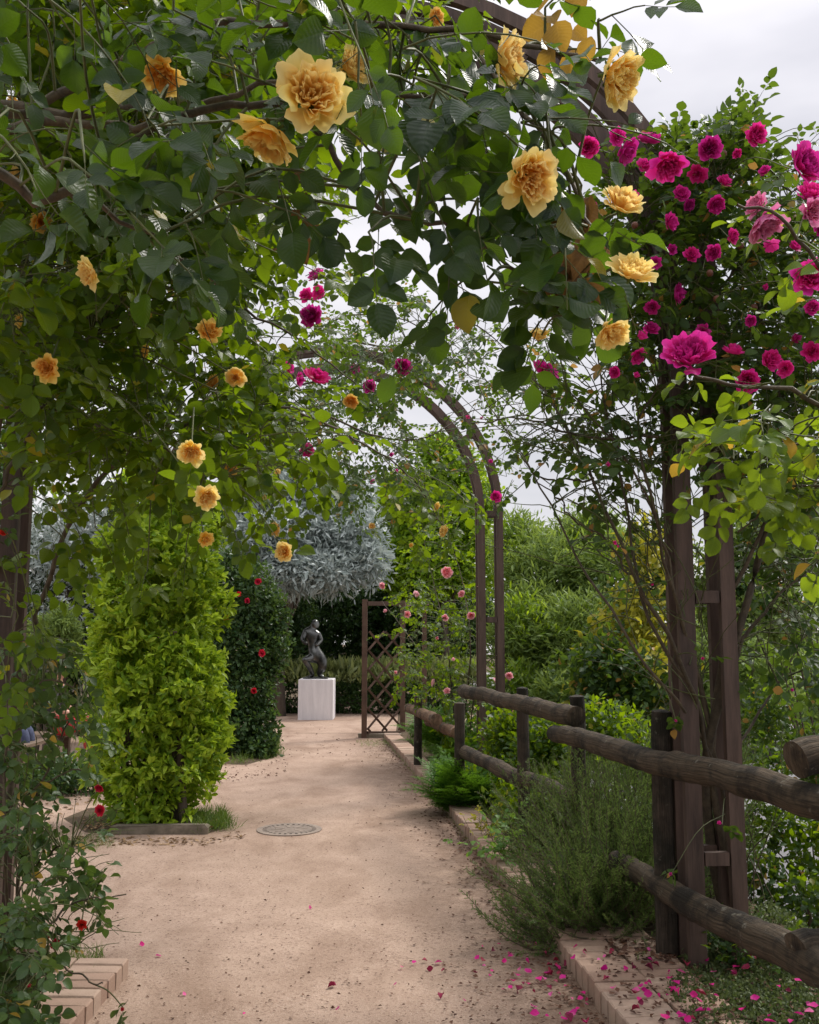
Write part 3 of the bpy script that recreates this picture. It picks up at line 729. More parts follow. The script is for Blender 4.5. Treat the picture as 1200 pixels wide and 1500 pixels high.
Hh = zT - zB; stp = .315
for sgn, off in ((1, .0), (-1, .013)):
    c = -Hh
    while c < wl:
        # line x = c + (z) or mirrored
        x0, z0, x1, z1 = c, 0.0, c + Hh, Hh
        if x0 < 0: z0 -= x0; x0 = 0
        if x1 > wl: z1 -= x1 - wl; x1 = wl
        if x1 - x0 > .05:
            if sgn < 0: x0, x1 = wl - x0, wl - x1
            bar(A + wd * x0 + npa(0, 0, z0) + nl * off, A + wd * x1 + npa(0, 0, z1) + nl * off, .035, .012, 'slat')
        c += stp
mb = MB(); p = gnd(525, 1081); bevel_box(mb, (p[0], p[1] - .05, -.05), (p[0] + 1.4, p[1] + .08, .07), .01, .004)
tag(mb.obj('kerb_stone', M_STONE, smooth=False), 'low grey kerb stone lying across the foot of the lattice trellis', 'kerb')
mb = MB(); p = gnd(163, 1222); bevel_box(mb, (p[0], p[1] - .06, -.05), (gnd(305, 1222)[0], p[1] + .09, .075), .02, .008)
tag(mb.obj('kerb_stone', M_STONE, smooth=False), 'worn stone kerb in front of the bright green column shrub', 'kerb')

# ------------------------------------------------------------------ statue on its plinth
pb = gnd(462, 1055); PY = pb[1]
pl = MB(); wpl = 50 / F * PY; zpl = at(462, 995, PY)[2]
bevel_box(pl, (pb[0] - wpl / 2, PY - .02, -.05), (pb[0] + wpl / 2, PY + wpl - .02, zpl), .012)
tag(pl.obj('plinth', M_WHITE, smooth=False), 'square off-white plinth standing at the end of the sandy path', 'plinth')
def skin_obj(name, J, E, mat, parent, sub=2, root=0):
    me = bpy.data.meshes.new(name); ks = list(J); idx = {k: i for i, k in enumerate(ks)}
    me.from_pydata([tuple(J[k][0]) for k in ks], [(idx[a], idx[b]) for a, b in E], []); me.materials.append(mat)
    o = link(name, me, parent); m = o.modifiers.new('skin', 'SKIN'); m.use_smooth_shade = True
    sv = me.skin_vertices[0].data
    for k in ks:
        r = J[k][1]; sv[idx[k]].radius = (r, r) if np.isscalar(r) else r
    sv[root].use_root = True
    s = o.modifiers.new('sub', 'SUBSURF'); s.levels = sub; s.render_levels = sub
    dg = bpy.context.evaluated_depsgraph_get(); ev = o.evaluated_get(dg); nm = bpy.data.meshes.new_from_object(ev)
    o.modifiers.clear(); o.data = nm
    for p in nm.polygons: p.use_smooth = True
    return o
SY = PY + wpl * .45
st = thing('statue', 'dark bronze statue of a bent-kneed nude figure on the white plinth', 'statue', (pb[0], SY, zpl))
def sp(px, py, dy=0.0): return at(px, py, SY) + npa(0, dy, 0)
J = {'pelvis': (sp(465, 960), .16), 'belly': (sp(459, 948), .125), 'chest': (sp(457, 934), .165), 'up': (sp(457, 925), .15), 'neck': (sp(458, 919), .075), 'head0': (sp(461, 916), .095), 'head': (sp(462.5, 913.5, -.02), .115), 'head2': (sp(466, 914, -.05), .09),
     'shR': (sp(448, 925, -.05), .085), 'elR': (sp(444, 937, -.14), .065), 'haR': (sp(452, 944, -.24), .05),
     'shL': (sp(467, 929, .02), .07), 'elL': (sp(471, 938, -.02), .062), 'haL': (sp(464, 946, -.18), .05),
     'hipR': (sp(472, 967, -.02), .17), 'knR': (sp(473.5, 977, -.06), .12), 'anR': (sp(467, 988, 0), .07), 'ftR': (sp(475, 993, -.02), .05),
     'hipL': (sp(457, 964, -.08), .12), 'knL': (sp(447, 966, -.24), .085), 'shn': (sp(454, 976, -.12), .075), 'anL': (sp(459, 989, -.05), .065), 'ftL': (sp(451, 993, -.1), .045)}
E = [('pelvis', 'belly'), ('belly', 'chest'), ('chest', 'up'), ('up', 'neck'), ('neck', 'head0'), ('head0', 'head'), ('head', 'head2'), ('up', 'shR'), ('shR', 'elR'), ('elR', 'haR'), ('up', 'shL'), ('shL', 'elL'), ('elL', 'haL'),
     ('pelvis', 'hipR'), ('hipR', 'knR'), ('knR', 'anR'), ('anR', 'ftR'), ('pelvis', 'hipL'), ('hipL', 'knL'), ('knL', 'shn'), ('shn', 'anL'), ('anL', 'ftL')]
J = {k: (p, r * (.8 if not k.startswith('head') else .95)) for k, (p, r) in J.items()}
skin_obj('figure', J, E, M_BRONZE, st)
mb = MB(); q = sp(463, 994.5); bevel_box(mb, (q[0] - .24, SY - .2, zpl - .01), (q[0] + .24, SY + .2, zpl + .035), .01, .006); mb.obj('base_plate', M_BRONZE, st, smooth=False)

# ------------------------------------------------------------------ people on a bench behind the red rose bush
M_SKIN = simple_mat('skin', (.46, .25, .17), (.55, .32, .23), 12, .5, 0, .05)
M_DENIM = simple_mat('denim', (.035, .045, .09), (.07, .085, .15), 30, .85, 0, .2)
M_REDC = simple_mat('red_cloth', (.36, .03, .035), (.46, .05, .05), 10, .85, 0, .2)
M_MAROON = simple_mat('maroon_cloth', (.20, .018, .03), (.42, .10, .02), 14, .85, 0, .2)
M_DKC = simple_mat('dark_cloth', (.02, .02, .022), (.05, .05, .055), 20, .8, 0, .2)
M_HAIR = simple_mat('hair', (.02, .014, .01), (.06, .04, .025), 40, .5, 0, .3, (1, 1, .2))
M_BENCH = simple_mat('bench_wood', (.09, .06, .04), (.18, .13, .09), 6, .75, 0, .3, (1, 6, 6))
def seated(loc, face, label, top, legs_m, skirt=False, lean=0.0):
    """one seated adult; face = heading of the knees"""
    f = unit(npa(math.cos(face), math.sin(face), 0)); s = npa(-f[1], f[0], 0); u = npa(0, 0, 1); o = np.asarray(loc, float)
    P_ = lambda a, b, c: o + f * a + s * b + u * c
    root = thing('person', label, 'person', tuple(loc), None)
    J = {'pelvis': (P_(0, 0, .53), .135), 'belly': (P_(.0 + lean * .1, 0, .70), .125), 'chest': (P_(lean * .2, 0, .88), .145), 'up': (P_(lean * .25, 0, .98), .12), 'neck': (P_(.02 + lean * .3, 0, 1.08), .055), 'jaw': (P_(.06 + lean * .3, 0, 1.15), .07), 'head': (P_(.04 + lean * .3, 0, 1.22), .095), 'crown': (P_(.02 + lean * .3, 0, 1.28), .08)}
    E = [('pelvis', 'belly'), ('belly', 'chest'), ('chest', 'up'), ('up', 'neck'), ('neck', 'jaw'), ('jaw', 'head'), ('head', 'crown')]
    for k, g in (('l', 1), ('r', -1)):
        J.update({'sh' + k: (P_(lean * .25, g * .19, .98), .062), 'el' + k: (P_(.08, g * .25, .72), .048), 'wr' + k: (P_(.30, g * .12, .64), .034),
                  'hip' + k: (P_(.10, g * .10, .53), .10), 'kn' + k: (P_(.46, g * .11, .53), .07), 'an' + k: (P_(.50, g * .11, .10), .045), 'hl' + k: (P_(.49, g * .11, .05), .04), 'to' + k: (P_(.66, g * .12, .035), .034)})
        E += [('up', 'sh' + k), ('sh' + k, 'el' + k), ('el' + k, 'wr' + k), ('pelvis', 'hip' + k), ('hip' + k, 'kn' + k), ('kn' + k, 'an' + k), ('an' + k, 'hl' + k), ('hl' + k, 'to' + k)]
    skin_obj('body', J, E, M_SKIN, root)
    g1 = {k: (v[0], (v[1] if np.isscalar(v[1]) else v[1][0]) * 1.14 + .006) for k, v in J.items()}
    tb = ['pelvis', 'belly', 'chest', 'up', 'shl', 'ell', 'shr', 'elr']
    skin_obj('top', {k: g1[k] for k in tb}, [e for e in E if e[0] in tb and e[1] in tb], top, root)
    lb = ['pelvis', 'hipl', 'knl', 'hipr', 'knr'] + (['anl', 'anr'])
    if skirt:
        for g in ('l', 'r'):
            a, b = g1['an' + g]; J2 = g1['kn' + g]; g1['an' + g] = (a * .78 + J2[0] * .22, .105); g1['kn' + g] = (J2[0], .10)
    skin_obj('skirt' if skirt else 'trousers', {k: g1[k] for k in lb}, [e for e in E if e[0] in lb and e[1] in lb], legs_m, root)
    for g in ('l', 'r'): skin_obj('shoe', {'a': (J['hl' + g][0] + npa(0, 0, .0), .055), 'b': (J['to' + g][0], .046)}, [('a', 'b')], M_DKC, root, 1)
    h = skin_obj('hair', {'a': (P_(-.02 + lean * .3, 0, 1.25), .095), 'b': (P_(-.03 + lean * .3, 0, 1.16), .085), 'c': (P_(.01 + lean * .3, 0, 1.295), .08)}, [('a', 'b'), ('a', 'c')], M_HAIR, root, 1)
    c = P_(.04 + lean * .3, 0, 1.20)
    mb = MB(); V, Fc, uv = T_SMALL[0]
    skin_obj('nose', {'a': (c + f * .085 + u * .015, .014), 'b': (c + f * .105 - u * .015, .017)}, [('a', 'b')], M_SKIN, root, 1)
    for g in (1, -1):
        tube(mb, [c + f * .088 + s * g * .032 + u * .022, c + f * .094 + s * g * .032 + u * .022], (.009, .007), 6, 0, 1)
    mb.obj('eyes', M_HAIR, root, kind='stuff')
    for g, k in ((1, 'l'), (-1, 'r')):
        w = J['wr' + k][0]; Jh = {'w': (w, .03), 'p': (w + f * .07 - u * .02, .036)}; Eh = [('w', 'p')]
        for i, (b, L) in enumerate(((-.027, .07), (-.009, .08), (.009, .075), (.027, .06))):
            Jh['k%d' % i] = (w + f * .10 + s * b - u * .025, .011); Jh['t%d' % i] = (w + f * (.10 + L * .8) + s * b - u * .05, .009); Eh += [('p', 'k%d' % i), ('k%d' % i, 't%d' % i)]
        Jh['th'] = (w + f * .06 - s * g * .05 - u * .03, .011); Eh.append(('w', 'th')); skin_obj('hand', Jh, Eh, M_SKIN, root, 1)
    return root
q1 = at(66, 1078, 12.6); q2 = gnd(122, 1131)
seated((q2[0] - .50, q2[1] + .35, 0.01), .1, 'seated person in a red skirt and dark shoes beside the green column shrub', M_DKC, M_REDC, True)
seated((q2[0] - 1.02, q2[1] - .45, 0.01), .1, 'seated person in a maroon top and dark blue jeans partly hidden by rose leaves', M_MAROON, M_DENIM, False, .3)
be = thing('bench', 'brown wooden bench under the two seated people behind the red rose bush', 'bench', (q2[0] - .8, q2[1], 0))
for k in range(4):
    mb = MB(); x0 = q2[0] - 1.28 + .33 * 0; bevel_box(mb, (q2[0] - 1.15 + k * .19, q2[1] - .9, .36), (q2[0] - 1.15 + k * .19 + .17, q2[1] + .9, .40), .006); mb.obj('slat', M_BENCH, be, smooth=False)
for yy_ in (-.75, .75):
    for xx_ in (-1.1, -.5):
        mb = MB(); box(mb, (q2[0] + xx_, q2[1] + yy_ - .04, 0), (q2[0] + xx_ + .07, q2[1] + yy_ + .04, .36)); mb.obj('leg', M_BENCH, be, smooth=False)

# ------------------------------------------------------------------ shrubs and trees
def blob_pts(cs, n, shell=.55):
    """points in a union of ellipsoids, crowded towards the outside; returns points and outward directions"""
    cs = [(np.asarray(c, float), np.asarray(r, float)) for c, r in cs]
    w = np.array([np.prod(r) ** (2 / 3) for c, r in cs]); k = R.choice(len(cs), n, p=w / w.sum())
    u = unit(R.normal(0, 1, (n, 3))); rad = (shell + (1 - shell) * R.random(n)) * (1 + R.normal(0, .05, n))
    C = np.array([c for c, r in cs])[k]; Rr = np.array([r for c, r in cs])[k]
    P = C + u * Rr * rad[:, None]
    D = unit(u / Rr)
    # drop points that lie deep inside another lump
    keep = np.ones(n, bool)
    for i, (c, r) in enumerate(cs):
        q = np.linalg.norm((P - c) / r, axis=1); keep &= ~((k != i) & (q < shell * .9))
    return P[keep], D[keep]
def lumps(c, r, n, size=.45, up=0.0):
    """break one ellipsoid into n uneven lumps"""
    out = [(np.asarray(c, float), np.asarray(r, float) * .72)]
    for _ in range(n):
        u = unit(R.normal(0, 1, 3)); s = size * R.uniform(.6, 1.25)
        out.append((np.asarray(c) + u * np.asarray(r) * R.uniform(.55, .85) + npa(0, 0, up), np.asarray(r) * s))
    return out
def tufts(mb, tm, P, D, k, ll, spread=.8, up=.3, mi=0, gap=.02):
    n = len(P); PP = np.repeat(P, k, 0) + R.normal(0, gap, (n * k, 3)); ax = unit(D + npa(0, 0, up) + R.normal(0, .35, (n, 3)))
    DD = np.repeat(ax, k, 0) + R.normal(0, spread, (n * k, 3)); NN = np.repeat(ax, k, 0) + R.normal(0, .5, (n * k, 3)) + npa(0, 0, .4)
    scatter(mb, tm, PP, DD, NN, ll * R.uniform(.6, 1.25, n * k), mi)
def shrub(name, label, cat, base, cs, mat, tm, n, k, ll, stems=4, group=None, spread=.8, up=.3, shell=.55, bark=None, gap=.02, stem_r=.03, part='foliage', mat2=None, f2=.25, stemk=8):
    root = thing(name, label, cat, tuple(base), group)
    P, D = blob_pts(cs, n, shell); mb = MB()
    # whole patches lean to the second leaf kind: old and young growth
    if mat2 is not None:
        q = (np.sin(P[:, 0] * 5.1 + 1.3) + np.sin(P[:, 1] * 4.3) + np.sin(P[:, 2] * 5.7 + P[:, 0] * 2) + R.normal(0, .8, len(P))); thr = np.quantile(q, 1 - f2)
        tufts(mb, tm, P[q < thr], D[q < thr], k, ll, spread, up, 0, gap); tufts(mb, tm, P[q >= thr], D[q >= thr], k, ll, spread, up, 1, gap); mats = [mat, mat2]
    else: tufts(mb, tm, P, D, k, ll, spread, up, 0, gap); mats = [mat]
    mb.obj(part, mats, root, kind='stuff')
    c0 = np.mean([c for c, r in cs], 0)
    for i in range(stems):
        c, r = cs[int(R.integers(0, len(cs)))]
        b = np.asarray(base, float) + npa(R.normal(0, .06 * stem_r / .03), R.normal(0, .06 * stem_r / .03), -.1)
        tip = c + R.normal(0, .3, 3) * r
        mid = b * .5 + tip * .5 + npa(0, 0, .1) + R.normal(0, .05, 3); mid[:2] = b[:2] * .65 + tip[:2] * .35
        mb = MB(); tube(mb, smooth_pts([b, mid, tip], 10), (stem_r, stem_r * .3), stemk, rough=.03); mb.obj('stem' if stem_r < .07 else 'trunk', bark or M_BARK, root)
    return root, P, D
def tree(name, label, cat, base, cs, mat, tm, n, k, ll, tr=.16, group=None, limbs=7, **kw):
    root = thing(name, label, cat, tuple(base), group); base = np.asarray(base, float)
    c0 = np.mean([c for c, r in cs], 0); top = c0 * npa(.7, .7, 1) + base * npa(.3, .3, 0)
    mb = MB(); tube(mb, smooth_pts([base + npa(0, 0, -.3), base * .6 + top * .4 + R.normal(0, .12, 3), top], 14), np.linspace(tr, tr * .35, 14) * (1 + R.normal(0, .04, 14)), 10, rough=.03)
    tk = mb.obj('trunk', M_BARK, root)
    for i in range(limbs):
        c, r = cs[i % len(cs)]; a = base + (top - base) * R.uniform(.35, .85); e = c + R.normal(0, .35, 3) * r
        mb = MB(); tube(mb, smooth_pts([a, (a + e) / 2 + npa(0, 0, .2) + R.normal(0, .1, 3), e], 9), (tr * .4, tr * .08), 6, rough=.04); mb.obj('limb', M_BARK, root)
    P, D = blob_pts(cs, n, kw.get('shell', .45)); mb = MB(); tufts(mb, tm, P, D, k, ll, kw.get('spread', .9), kw.get('up', .1), 0, kw.get('gap', .06))
    mb.obj('crown', mat, root, kind='stuff'); return root
def W_(px, py, Y): return at(px, py, Y)
def px2m(p, Y): return p / F * Y

# far ring of trees so that no bare horizon shows
k = 0
for px, Y, h, w, m, lab in ((-420, 34, 9, 5.5, M_DARK, 'tall dark tree far behind the benches at the edge of the garden'), (-60, 30, 8.5, 4.5, M_DARK, 'dark evergreen tree far behind the green column shrub'),
                      (300, 34, 7, 4.6, M_HEDG, 'dark leafy tree behind the silver-leaved tree'), (860, 40, 4.4, 4.5, M_FEA, 'hazy green tree seen beyond the curved top of the farther arch'),
                      (1060, 44, 5.2, 5, M_FEA, 'pale green tree far beyond the fence between the twin posts'), (1330, 48, 6.5, 6, M_FEA, 'grey-green tree far beyond the paved square'), (600, 38, 5.0, 5.5, M_HEDG, 'dark tree rising behind the lattice trellis')):
    b = npa((px - 600) / F * Y, Y, -2.6 if px > 800 else 0); c = b + npa(0, 0, h * .55 + (1.8 if px > 800 else 0))
    tree('tree', lab, 'tree', b, lumps(c, npa(w * .6, w * .6, h * .42), 9, .5), m, T_SMALL, 5200, 5, .17, .22, gap=.12)

for px, Y, h, w, lab in ((1120, 34, 5.6, 3.6, 'round bush at the far side of the pale paved square behind the twin posts'), (1230, 38, 6.2, 4.2, 'tall bush at the far side of the pale paved square'), (1020, 36, 5.4, 3.8, 'bushy tree beyond the square seen past the nearer arch post'), (930, 33, 5.2, 3.6, 'bushy tree far behind the yellowing shrub')):
    b = npa((px - 600) / F * Y, Y, -2.6)
    shrub('shrub', lab, 'shrub', b, lumps(b + npa(0, 0, h * .5), npa(w, w * .7, h * .5), 9, .5), M_FEA, T_SMALL, 2600, 5, .2, 4, gap=.12)
# dark shrubs and hedge behind the statue
b = gnd(380, 1042); HY = PY + 1.9
hz0 = at(450, 962, HY)[2]
cs = [(npa(x, HY + R.normal(0, .08), .45), npa(.42, .5, .50 + R.normal(0, .03))) for x in np.arange(-5.2, 1.6, .3)]
shrub('hedge', 'low clipped dark hedge with pale shoots along its top behind the plinth', 'hedge', npa(-2, HY, 0), cs, M_HEDG, T_SMALL, 7000, 5, .06, 8, None, .8, .4, .75)
mb = MB(); n = 2600; X0 = R.uniform(-5.2, 1.5, n); P = np.stack([X0, HY + R.normal(0, .28, n), .72 + R.uniform(-.05, .1, n)], 1)
tufts(mb, T_LANCE, P, np.tile(npa(0, 0, 1), (n, 1)), 5, .12, .35, .8, 0, .03)
P2 = P[:900] + npa(0, 0, .1); tufts(mb, T_NARROW, P2, np.tile(npa(0, 0, 1), (900, 1)), 3, .3, .16, 1, 0, .03)
o = bpy.data.objects['hedge']; mb.obj('young_shoots', M_STRAW, o, kind='stuff')
def px_shrub(name, label, cat, px, ybase, ytop, wpx, Y, mat, tm, n, k, ll, lump=8, dep=None, size=.5, **kw):
    b = at(px, 900, Y); zt = at(px, ytop, Y)[2]; zb = kw.pop('zb', max(0, at(px, ybase, Y)[2])); w = px2m(wpx, Y) / 2
    c = npa(b[0], Y, (zt + zb) / 2); r = npa(w, dep or w, (zt - zb) / 2)
    return shrub(name, label, cat, npa(b[0], Y, kw.pop('base', 0)), lumps(c, r, lump, size), mat, tm, n, k, ll, **kw)
px_shrub('evergreen_shrub', 'big dark evergreen shrub directly behind the bronze statue', 'shrub', 500, 1040, 815, 190, 25.5, M_DARK, T_SMALL, 5200, 5, .12, 10)
px_shrub('evergreen_shrub', 'dark evergreen shrub behind the lattice of the trellis', 'shrub', 640, 1040, 800, 170, 25.0, M_DARK, T_SMALL, 4200, 5, .12, 10)
px_shrub('evergreen_shrub', 'mid green shrub between the statue and the dark rose bush', 'shrub', 410, 1045, 850, 110, 22.6, M_DKRED, T_SMALL, 3600, 5, .09, 8)
# silver-leaved tree
b = at(450, 900, 20.5)
cs = [(at(px, py, Y), npa(px2m(w, 20.5), px2m(w, 20.5) * .8, px2m(h, 20.5))) for px, py, w, h, Y in
      ((400, 790, 55, 45, 20), (460, 780, 60, 50, 20.5), (520, 790, 50, 45, 20.3), (370, 740, 50, 40, 20.8), (430, 720, 60, 45, 21), (500, 735, 55, 40, 21), (350, 830, 45, 40, 20), (420, 840, 50, 32, 19.8), (480, 838, 50, 30, 19.8), (535, 825, 35, 30, 20), (380, 660, 60, 60, 21.5), (330, 780, 35, 50, 20.4))]
tree('silver_tree', 'silvery grey tree with drooping narrow leaves behind the green column shrub', 'tree', npa(b[0] - .6, 21, 0), cs, M_SILV, T_WILLOW, 5600, 6, .17, .15, limbs=14, shell=.3, up=-.5, spread=.55, gap=.09)
cs = [(at(px, py, 15.5), npa(.7, .6, .7)) for px, py in ((130, 820), (90, 880), (150, 760), (60, 800))]
tree('silver_tree', 'small grey-leaved tree in the shade above the seated people', 'tree', npa(at(100, 900, 15.5)[0], 15.5, 0), cs, M_SILV, T_WILLOW, 1300, 5, .12, .08, limbs=8, shell=.3, up=-.4, spread=.6, gap=.08)
# bright tree behind the farther arch
cs = [(at(px, py, 24), npa(px2m(w, 24), px2m(w, 24), px2m(h, 24))) for px, py, w, h in ((640, 760, 70, 60), (690, 740, 45, 50), (600, 740, 50, 60), (660, 690, 45, 40), (620, 830, 70, 55), (690, 820, 50, 60), (580, 800, 40, 50), (640, 660, 30, 25))]
tree('bright_tree', 'bright yellow-green tree behind the farther arch', 'tree', npa(1.1, 24, 0), cs, M_BRT, T_SMALL, 6500, 5, .13, .16, limbs=10, shell=.45, gap=.08)
# big feathery shrub beyond the fence
cs = [(at(px, py, Y), npa(px2m(w, Y), px2m(w, Y), px2m(h, Y))) for px, py, w, h, Y in ((800, 850, 75, 75, 13.5), (860, 800, 60, 55, 14), (760, 800, 40, 50, 14), (910, 860, 70, 90, 13), (780, 940, 70, 80, 12.6), (860, 940, 80, 70, 12.2), (760, 1020, 50, 50, 12), (850, 1030, 70, 60, 11.5))]
rt, P, D = shrub('feathery_shrub', 'tall feathery soft green shrub beyond the fence beside the farther arch', 'shrub', npa(2.2, 13.3, -.5), cs, M_FEA, T_NARROW, 9000, 7, .11, 12, None, .7, .3, .4, mat2=M_BRT, f2=.12, gap=.05, stem_r=.025)
cs = [(at(px, py, Y), npa(px2m(w, Y), px2m(w, Y), px2m(h, Y))) for px, py, w, h, Y in ((960, 830, 60, 80, 11), (930, 920, 60, 80, 10.5), (880, 990, 60, 70, 10), (950, 1010, 60, 80, 9.8))]
shrub('yellowing_shrub', 'loose shrub with yellow-green leaves behind the log fence rails', 'shrub', npa(2.7, 10.4, -.6), cs, M_MAGL, T_SMALL, 1500, 4, .085, 10, None, .9, .1, .3, mat2=M_GOLDL, f2=.42, gap=.06, stem_r=.015)
# thicket right of the twin posts
cs = [(at(px, py, Y), npa(px2m(w, Y), px2m(w, Y), px2m(h, Y))) for px, py, w, h, Y in ((1120, 800, 70, 80, 11), (1200, 780, 70, 90, 11.5), (1060, 860, 50, 90, 11), (1150, 900, 55, 45, 10.5), (1240, 880, 60, 60, 11))]
shrub('thicket_shrub', 'dense grey-green thicket shrub behind the twin arch posts', 'shrub', npa(4.6, 11.2, -1.5), cs, M_FEA, T_SMALL, 2800, 5, .07, 14, None, .9, .1, .3, gap=.06, stem_r=.018, mat2=M_MAGL, f2=.3)
cs = [(at(px, py, Y), npa(px2m(w, Y), px2m(w, Y) * .8, px2m(h, Y))) for px, py, w, h, Y in ((1120, 1200, 45, 60, 6.6), (1180, 1240, 45, 60, 6.4), (1120, 1300, 50, 60, 6.2), (1200, 1330, 50, 55, 6.0), (1250, 1200, 50, 80, 6.4), (1130, 1120, 28, 30, 6.7), (1050, 1300, 40, 60, 6.4), (1120, 1040, 40, 50, 7.2), (1190, 1110, 50, 60, 6.9), (1230, 1010, 50, 50, 7.4))]
shrub('leafy_shrub', 'open leafy shrub between the twin arch posts and the pale square', 'shrub', npa(2.6, 6.6, -.4), cs, M_MAGL, T_SMALL, 1250, 4, .055, 14, None, .9, .2, .3, gap=.04, stem_r=.009, bark=M_CANE, mat2=M_MIDL, f2=.35, stemk=6)
cs = [(at(px, py, Y), npa(px2m(w, Y), px2m(w, Y), px2m(h, Y))) for px, py, w, h, Y in ((800, 1090, 50, 45, 9.2), (890, 1080, 60, 50, 8.4), (940, 1120, 40, 60, 7.6), (750, 1080, 40, 40, 10))]
shrub('leafy_shrub', 'bright leafy undergrowth shrub behind the log fence posts', 'shrub', npa(1.5, 8.8, 0), cs, M_MIDL, T_SMALL, 1500, 5, .06, 10, None, .9, .3, .3, gap=.05, stem_r=.008, bark=M_CANEG, stemk=5)
# left: dark shrubs behind the bench
px_shrub('evergreen_shrub', 'very dark evergreen shrub left of the green column shrub', 'shrub', 70, 1100, 700, 240, 16.5, M_DARK, T_SMALL, 6500, 5, .09, 12)
px_shrub('evergreen_shrub', 'dark evergreen shrub behind the bench sitters', 'shrub', -60, 1100, 640, 240, 17.5, M_DARK, T_SMALL, 5000, 5, .1, 12)
px_shrub('fine_leaved_shrub', 'fine-leaved grey-green shrub beside the brown arch post and bench', 'shrub', 66, 1010, 880, 90, 14.2, M_FEA, T_NARROW, 2200, 6, .09, 7, zb=.8)
px_shrub('evergreen_shrub', 'dark evergreen shrub behind the green column shrub', 'shrub', 250, 1080, 700, 190, 15.5, M_DARK, T_SMALL, 5000, 5, .09, 12)
# the bright column shrub
cb = gnd(232, 1206); CY = cb[1]
cs = []
for py, hw in ((740, 74), (790, 84), (840, 88), (880, 90), (920, 97), (960, 100), (1000, 94), (1040, 95), (1075, 92), (1108, 82), (1136, 60), (1162, 40)):
    c = at(232 + R.normal(0, 4), py, CY); w = px2m(hw, CY) * .8
    cs.append((c, npa(w, w, .26)))
    for _ in range(7):
        a = R.uniform(0, 6.28); s = R.uniform(.16, .3); cs.append((c + npa(math.cos(a) * w * .88, math.sin(a) * w * .88, R.normal(0, .1)), npa(s, s, s * .9)))
cs.append((at(232, 720, CY), npa(.36, .36, .3)))
rt, P, D = shrub('column_shrub', 'tall bright yellow-green column shrub on several dark stems at the path bend', 'shrub', cb, cs, M_COLB, T_COL, 7000, 7, .082, 0, None, .75, .55, .60, gap=.012, mat2=M_BRT, f2=.18)
for dx in (-.34, -.17, -.05, .08, .21, .30):
    mb = MB(); b = cb + npa(dx, R.normal(0, .12), -.1); tube(mb, smooth_pts([b, b + npa(-dx * .2, 0, .5), b + npa(-dx * .3, 0, 1.3)], 8), (.045, .025), 8, rough=.05); mb.obj('stem', M_BARK, rt)
g_ = gnd(70, 1168)  # extra low plant, added to darken the bright ground by the bench
shrub('leafy_shrub', 'low dark leafy plant added to shade the ground before the bench sitters', 'shrub', g_, [(g_ + npa(dx, dy, .16), npa(.34, .3, .22)) for dx, dy in ((-.7, 0), (-.35, .1), (0, 0), (.3, .25), (-.1, .5), (-.9, .4))], M_DKRED, T_SMALL, 900, 5, .06, 6, None, .9, .4, .3, gap=.04, stem_r=.008, bark=M_CANE, stemk=5)
# the dark rose bush behind it
rb_ = gnd(372, 1112); RY = rb_[1] + .5
cs = [(at(px, py, RY + dy), npa(px2m(w, RY), px2m(w, RY), px2m(h, RY))) for px, py, w, h, dy in ((370, 880, 40, 60, 0), (350, 940, 45, 60, 0), (395, 950, 30, 50, .2), (360, 1010, 45, 50, 0), (345, 1065, 45, 40, -.2), (385, 1070, 24, 35, -.2), (330, 860, 45, 60, .3), (380, 1095, 26, 18, -.4), (400, 900, 25, 30, .3))]
rt, P, D = shrub('rose_bush', 'tall dark green rose bush with a few red roses behind the column shrub', 'rose bush', npa(rb_[0], RY, 0), cs, M_DKRED, T_SMALL, 3800, 5, .07, 8, None, .9, .25, .5, gap=.03, stem_r=.016, bark=M_CANE)
for px, py, d in ((384, 957, 11), (378, 852, 10), (362, 880, 9), (372, 1012, 10), (350, 870, 8), (331, 905, 8)):
    bloom(rt, at(px, py, RY - .55), px2m(d, RY), unit(npa(R.normal(0, .4), -1, .2)), M_RED, 'red')

# ------------------------------------------------------------------ the climbing roses
def poly_shoots(rose, poly, n, y0, y1, L, nl, drift=(0, 0, 0), droop=.5, up=(0, 0, 1), maxlink=.9, edge=None, five_p=.7):
    for q in inpoly(poly, n):
        Y = R.uniform(y0, y1); p = at(q[0], q[1], Y)
        rose.shoot(p, L * R.uniform(.6, 1.25), max(1, int(round(nl * R.uniform(.7, 1.3)))), R.normal(0, .6, 3) + np.asarray(drift, float), droop, True, up, maxlink, True, five_p)

# 1. yellow rose close overhead
A = Rose('climbing_rose', 'climbing rose with big yellow blooms and dark glossy leaves hanging close overhead', 'climbing rose', (-2.0, 1.5, 0), M_FG, T_ROSE, .061)
A.cane([(-2.0, 1.5, -.1), (-1.95, 1.55, 1.0), at(-150, 300, 1.7), at(60, 290, 1.8), at(240, 180, 1.85), at(420, 150, 1.8), at(600, 130, 1.75), at(760, 150, 1.7)], .014, .004, 40)
A.cane([(-2.0, 1.5, -.1), (-2.05, 1.7, 1.2), at(-200, 120, 1.9), at(20, 160, 2.0), at(250, 70, 2.0), at(500, 40, 1.9), at(720, 40, 1.8), at(880, 90, 1.7)], .015, .004, 40)
A.cane([at(420, 150, 1.8), at(520, 250, 1.8), at(600, 330, 1.75), at(720, 380, 1.7), at(830, 460, 1.65)], .007, .003, 24)
A.cane([at(700, 60, 1.8), at(790, 190, 1.7), at(840, 300, 1.65), at(900, 420, 1.6)], .006, .003, 20)
A.cane([at(60, 290, 1.8), at(130, 300, 1.9), at(240, 380, 2.0), at(330, 450, 2.1)], .006, .003, 20)
A.cane([at(-60, 140, 2.3), at(100, 165, 2.3), at(230, 160, 2.3), at(330, 220, 2.3)], .017, .008, 20)
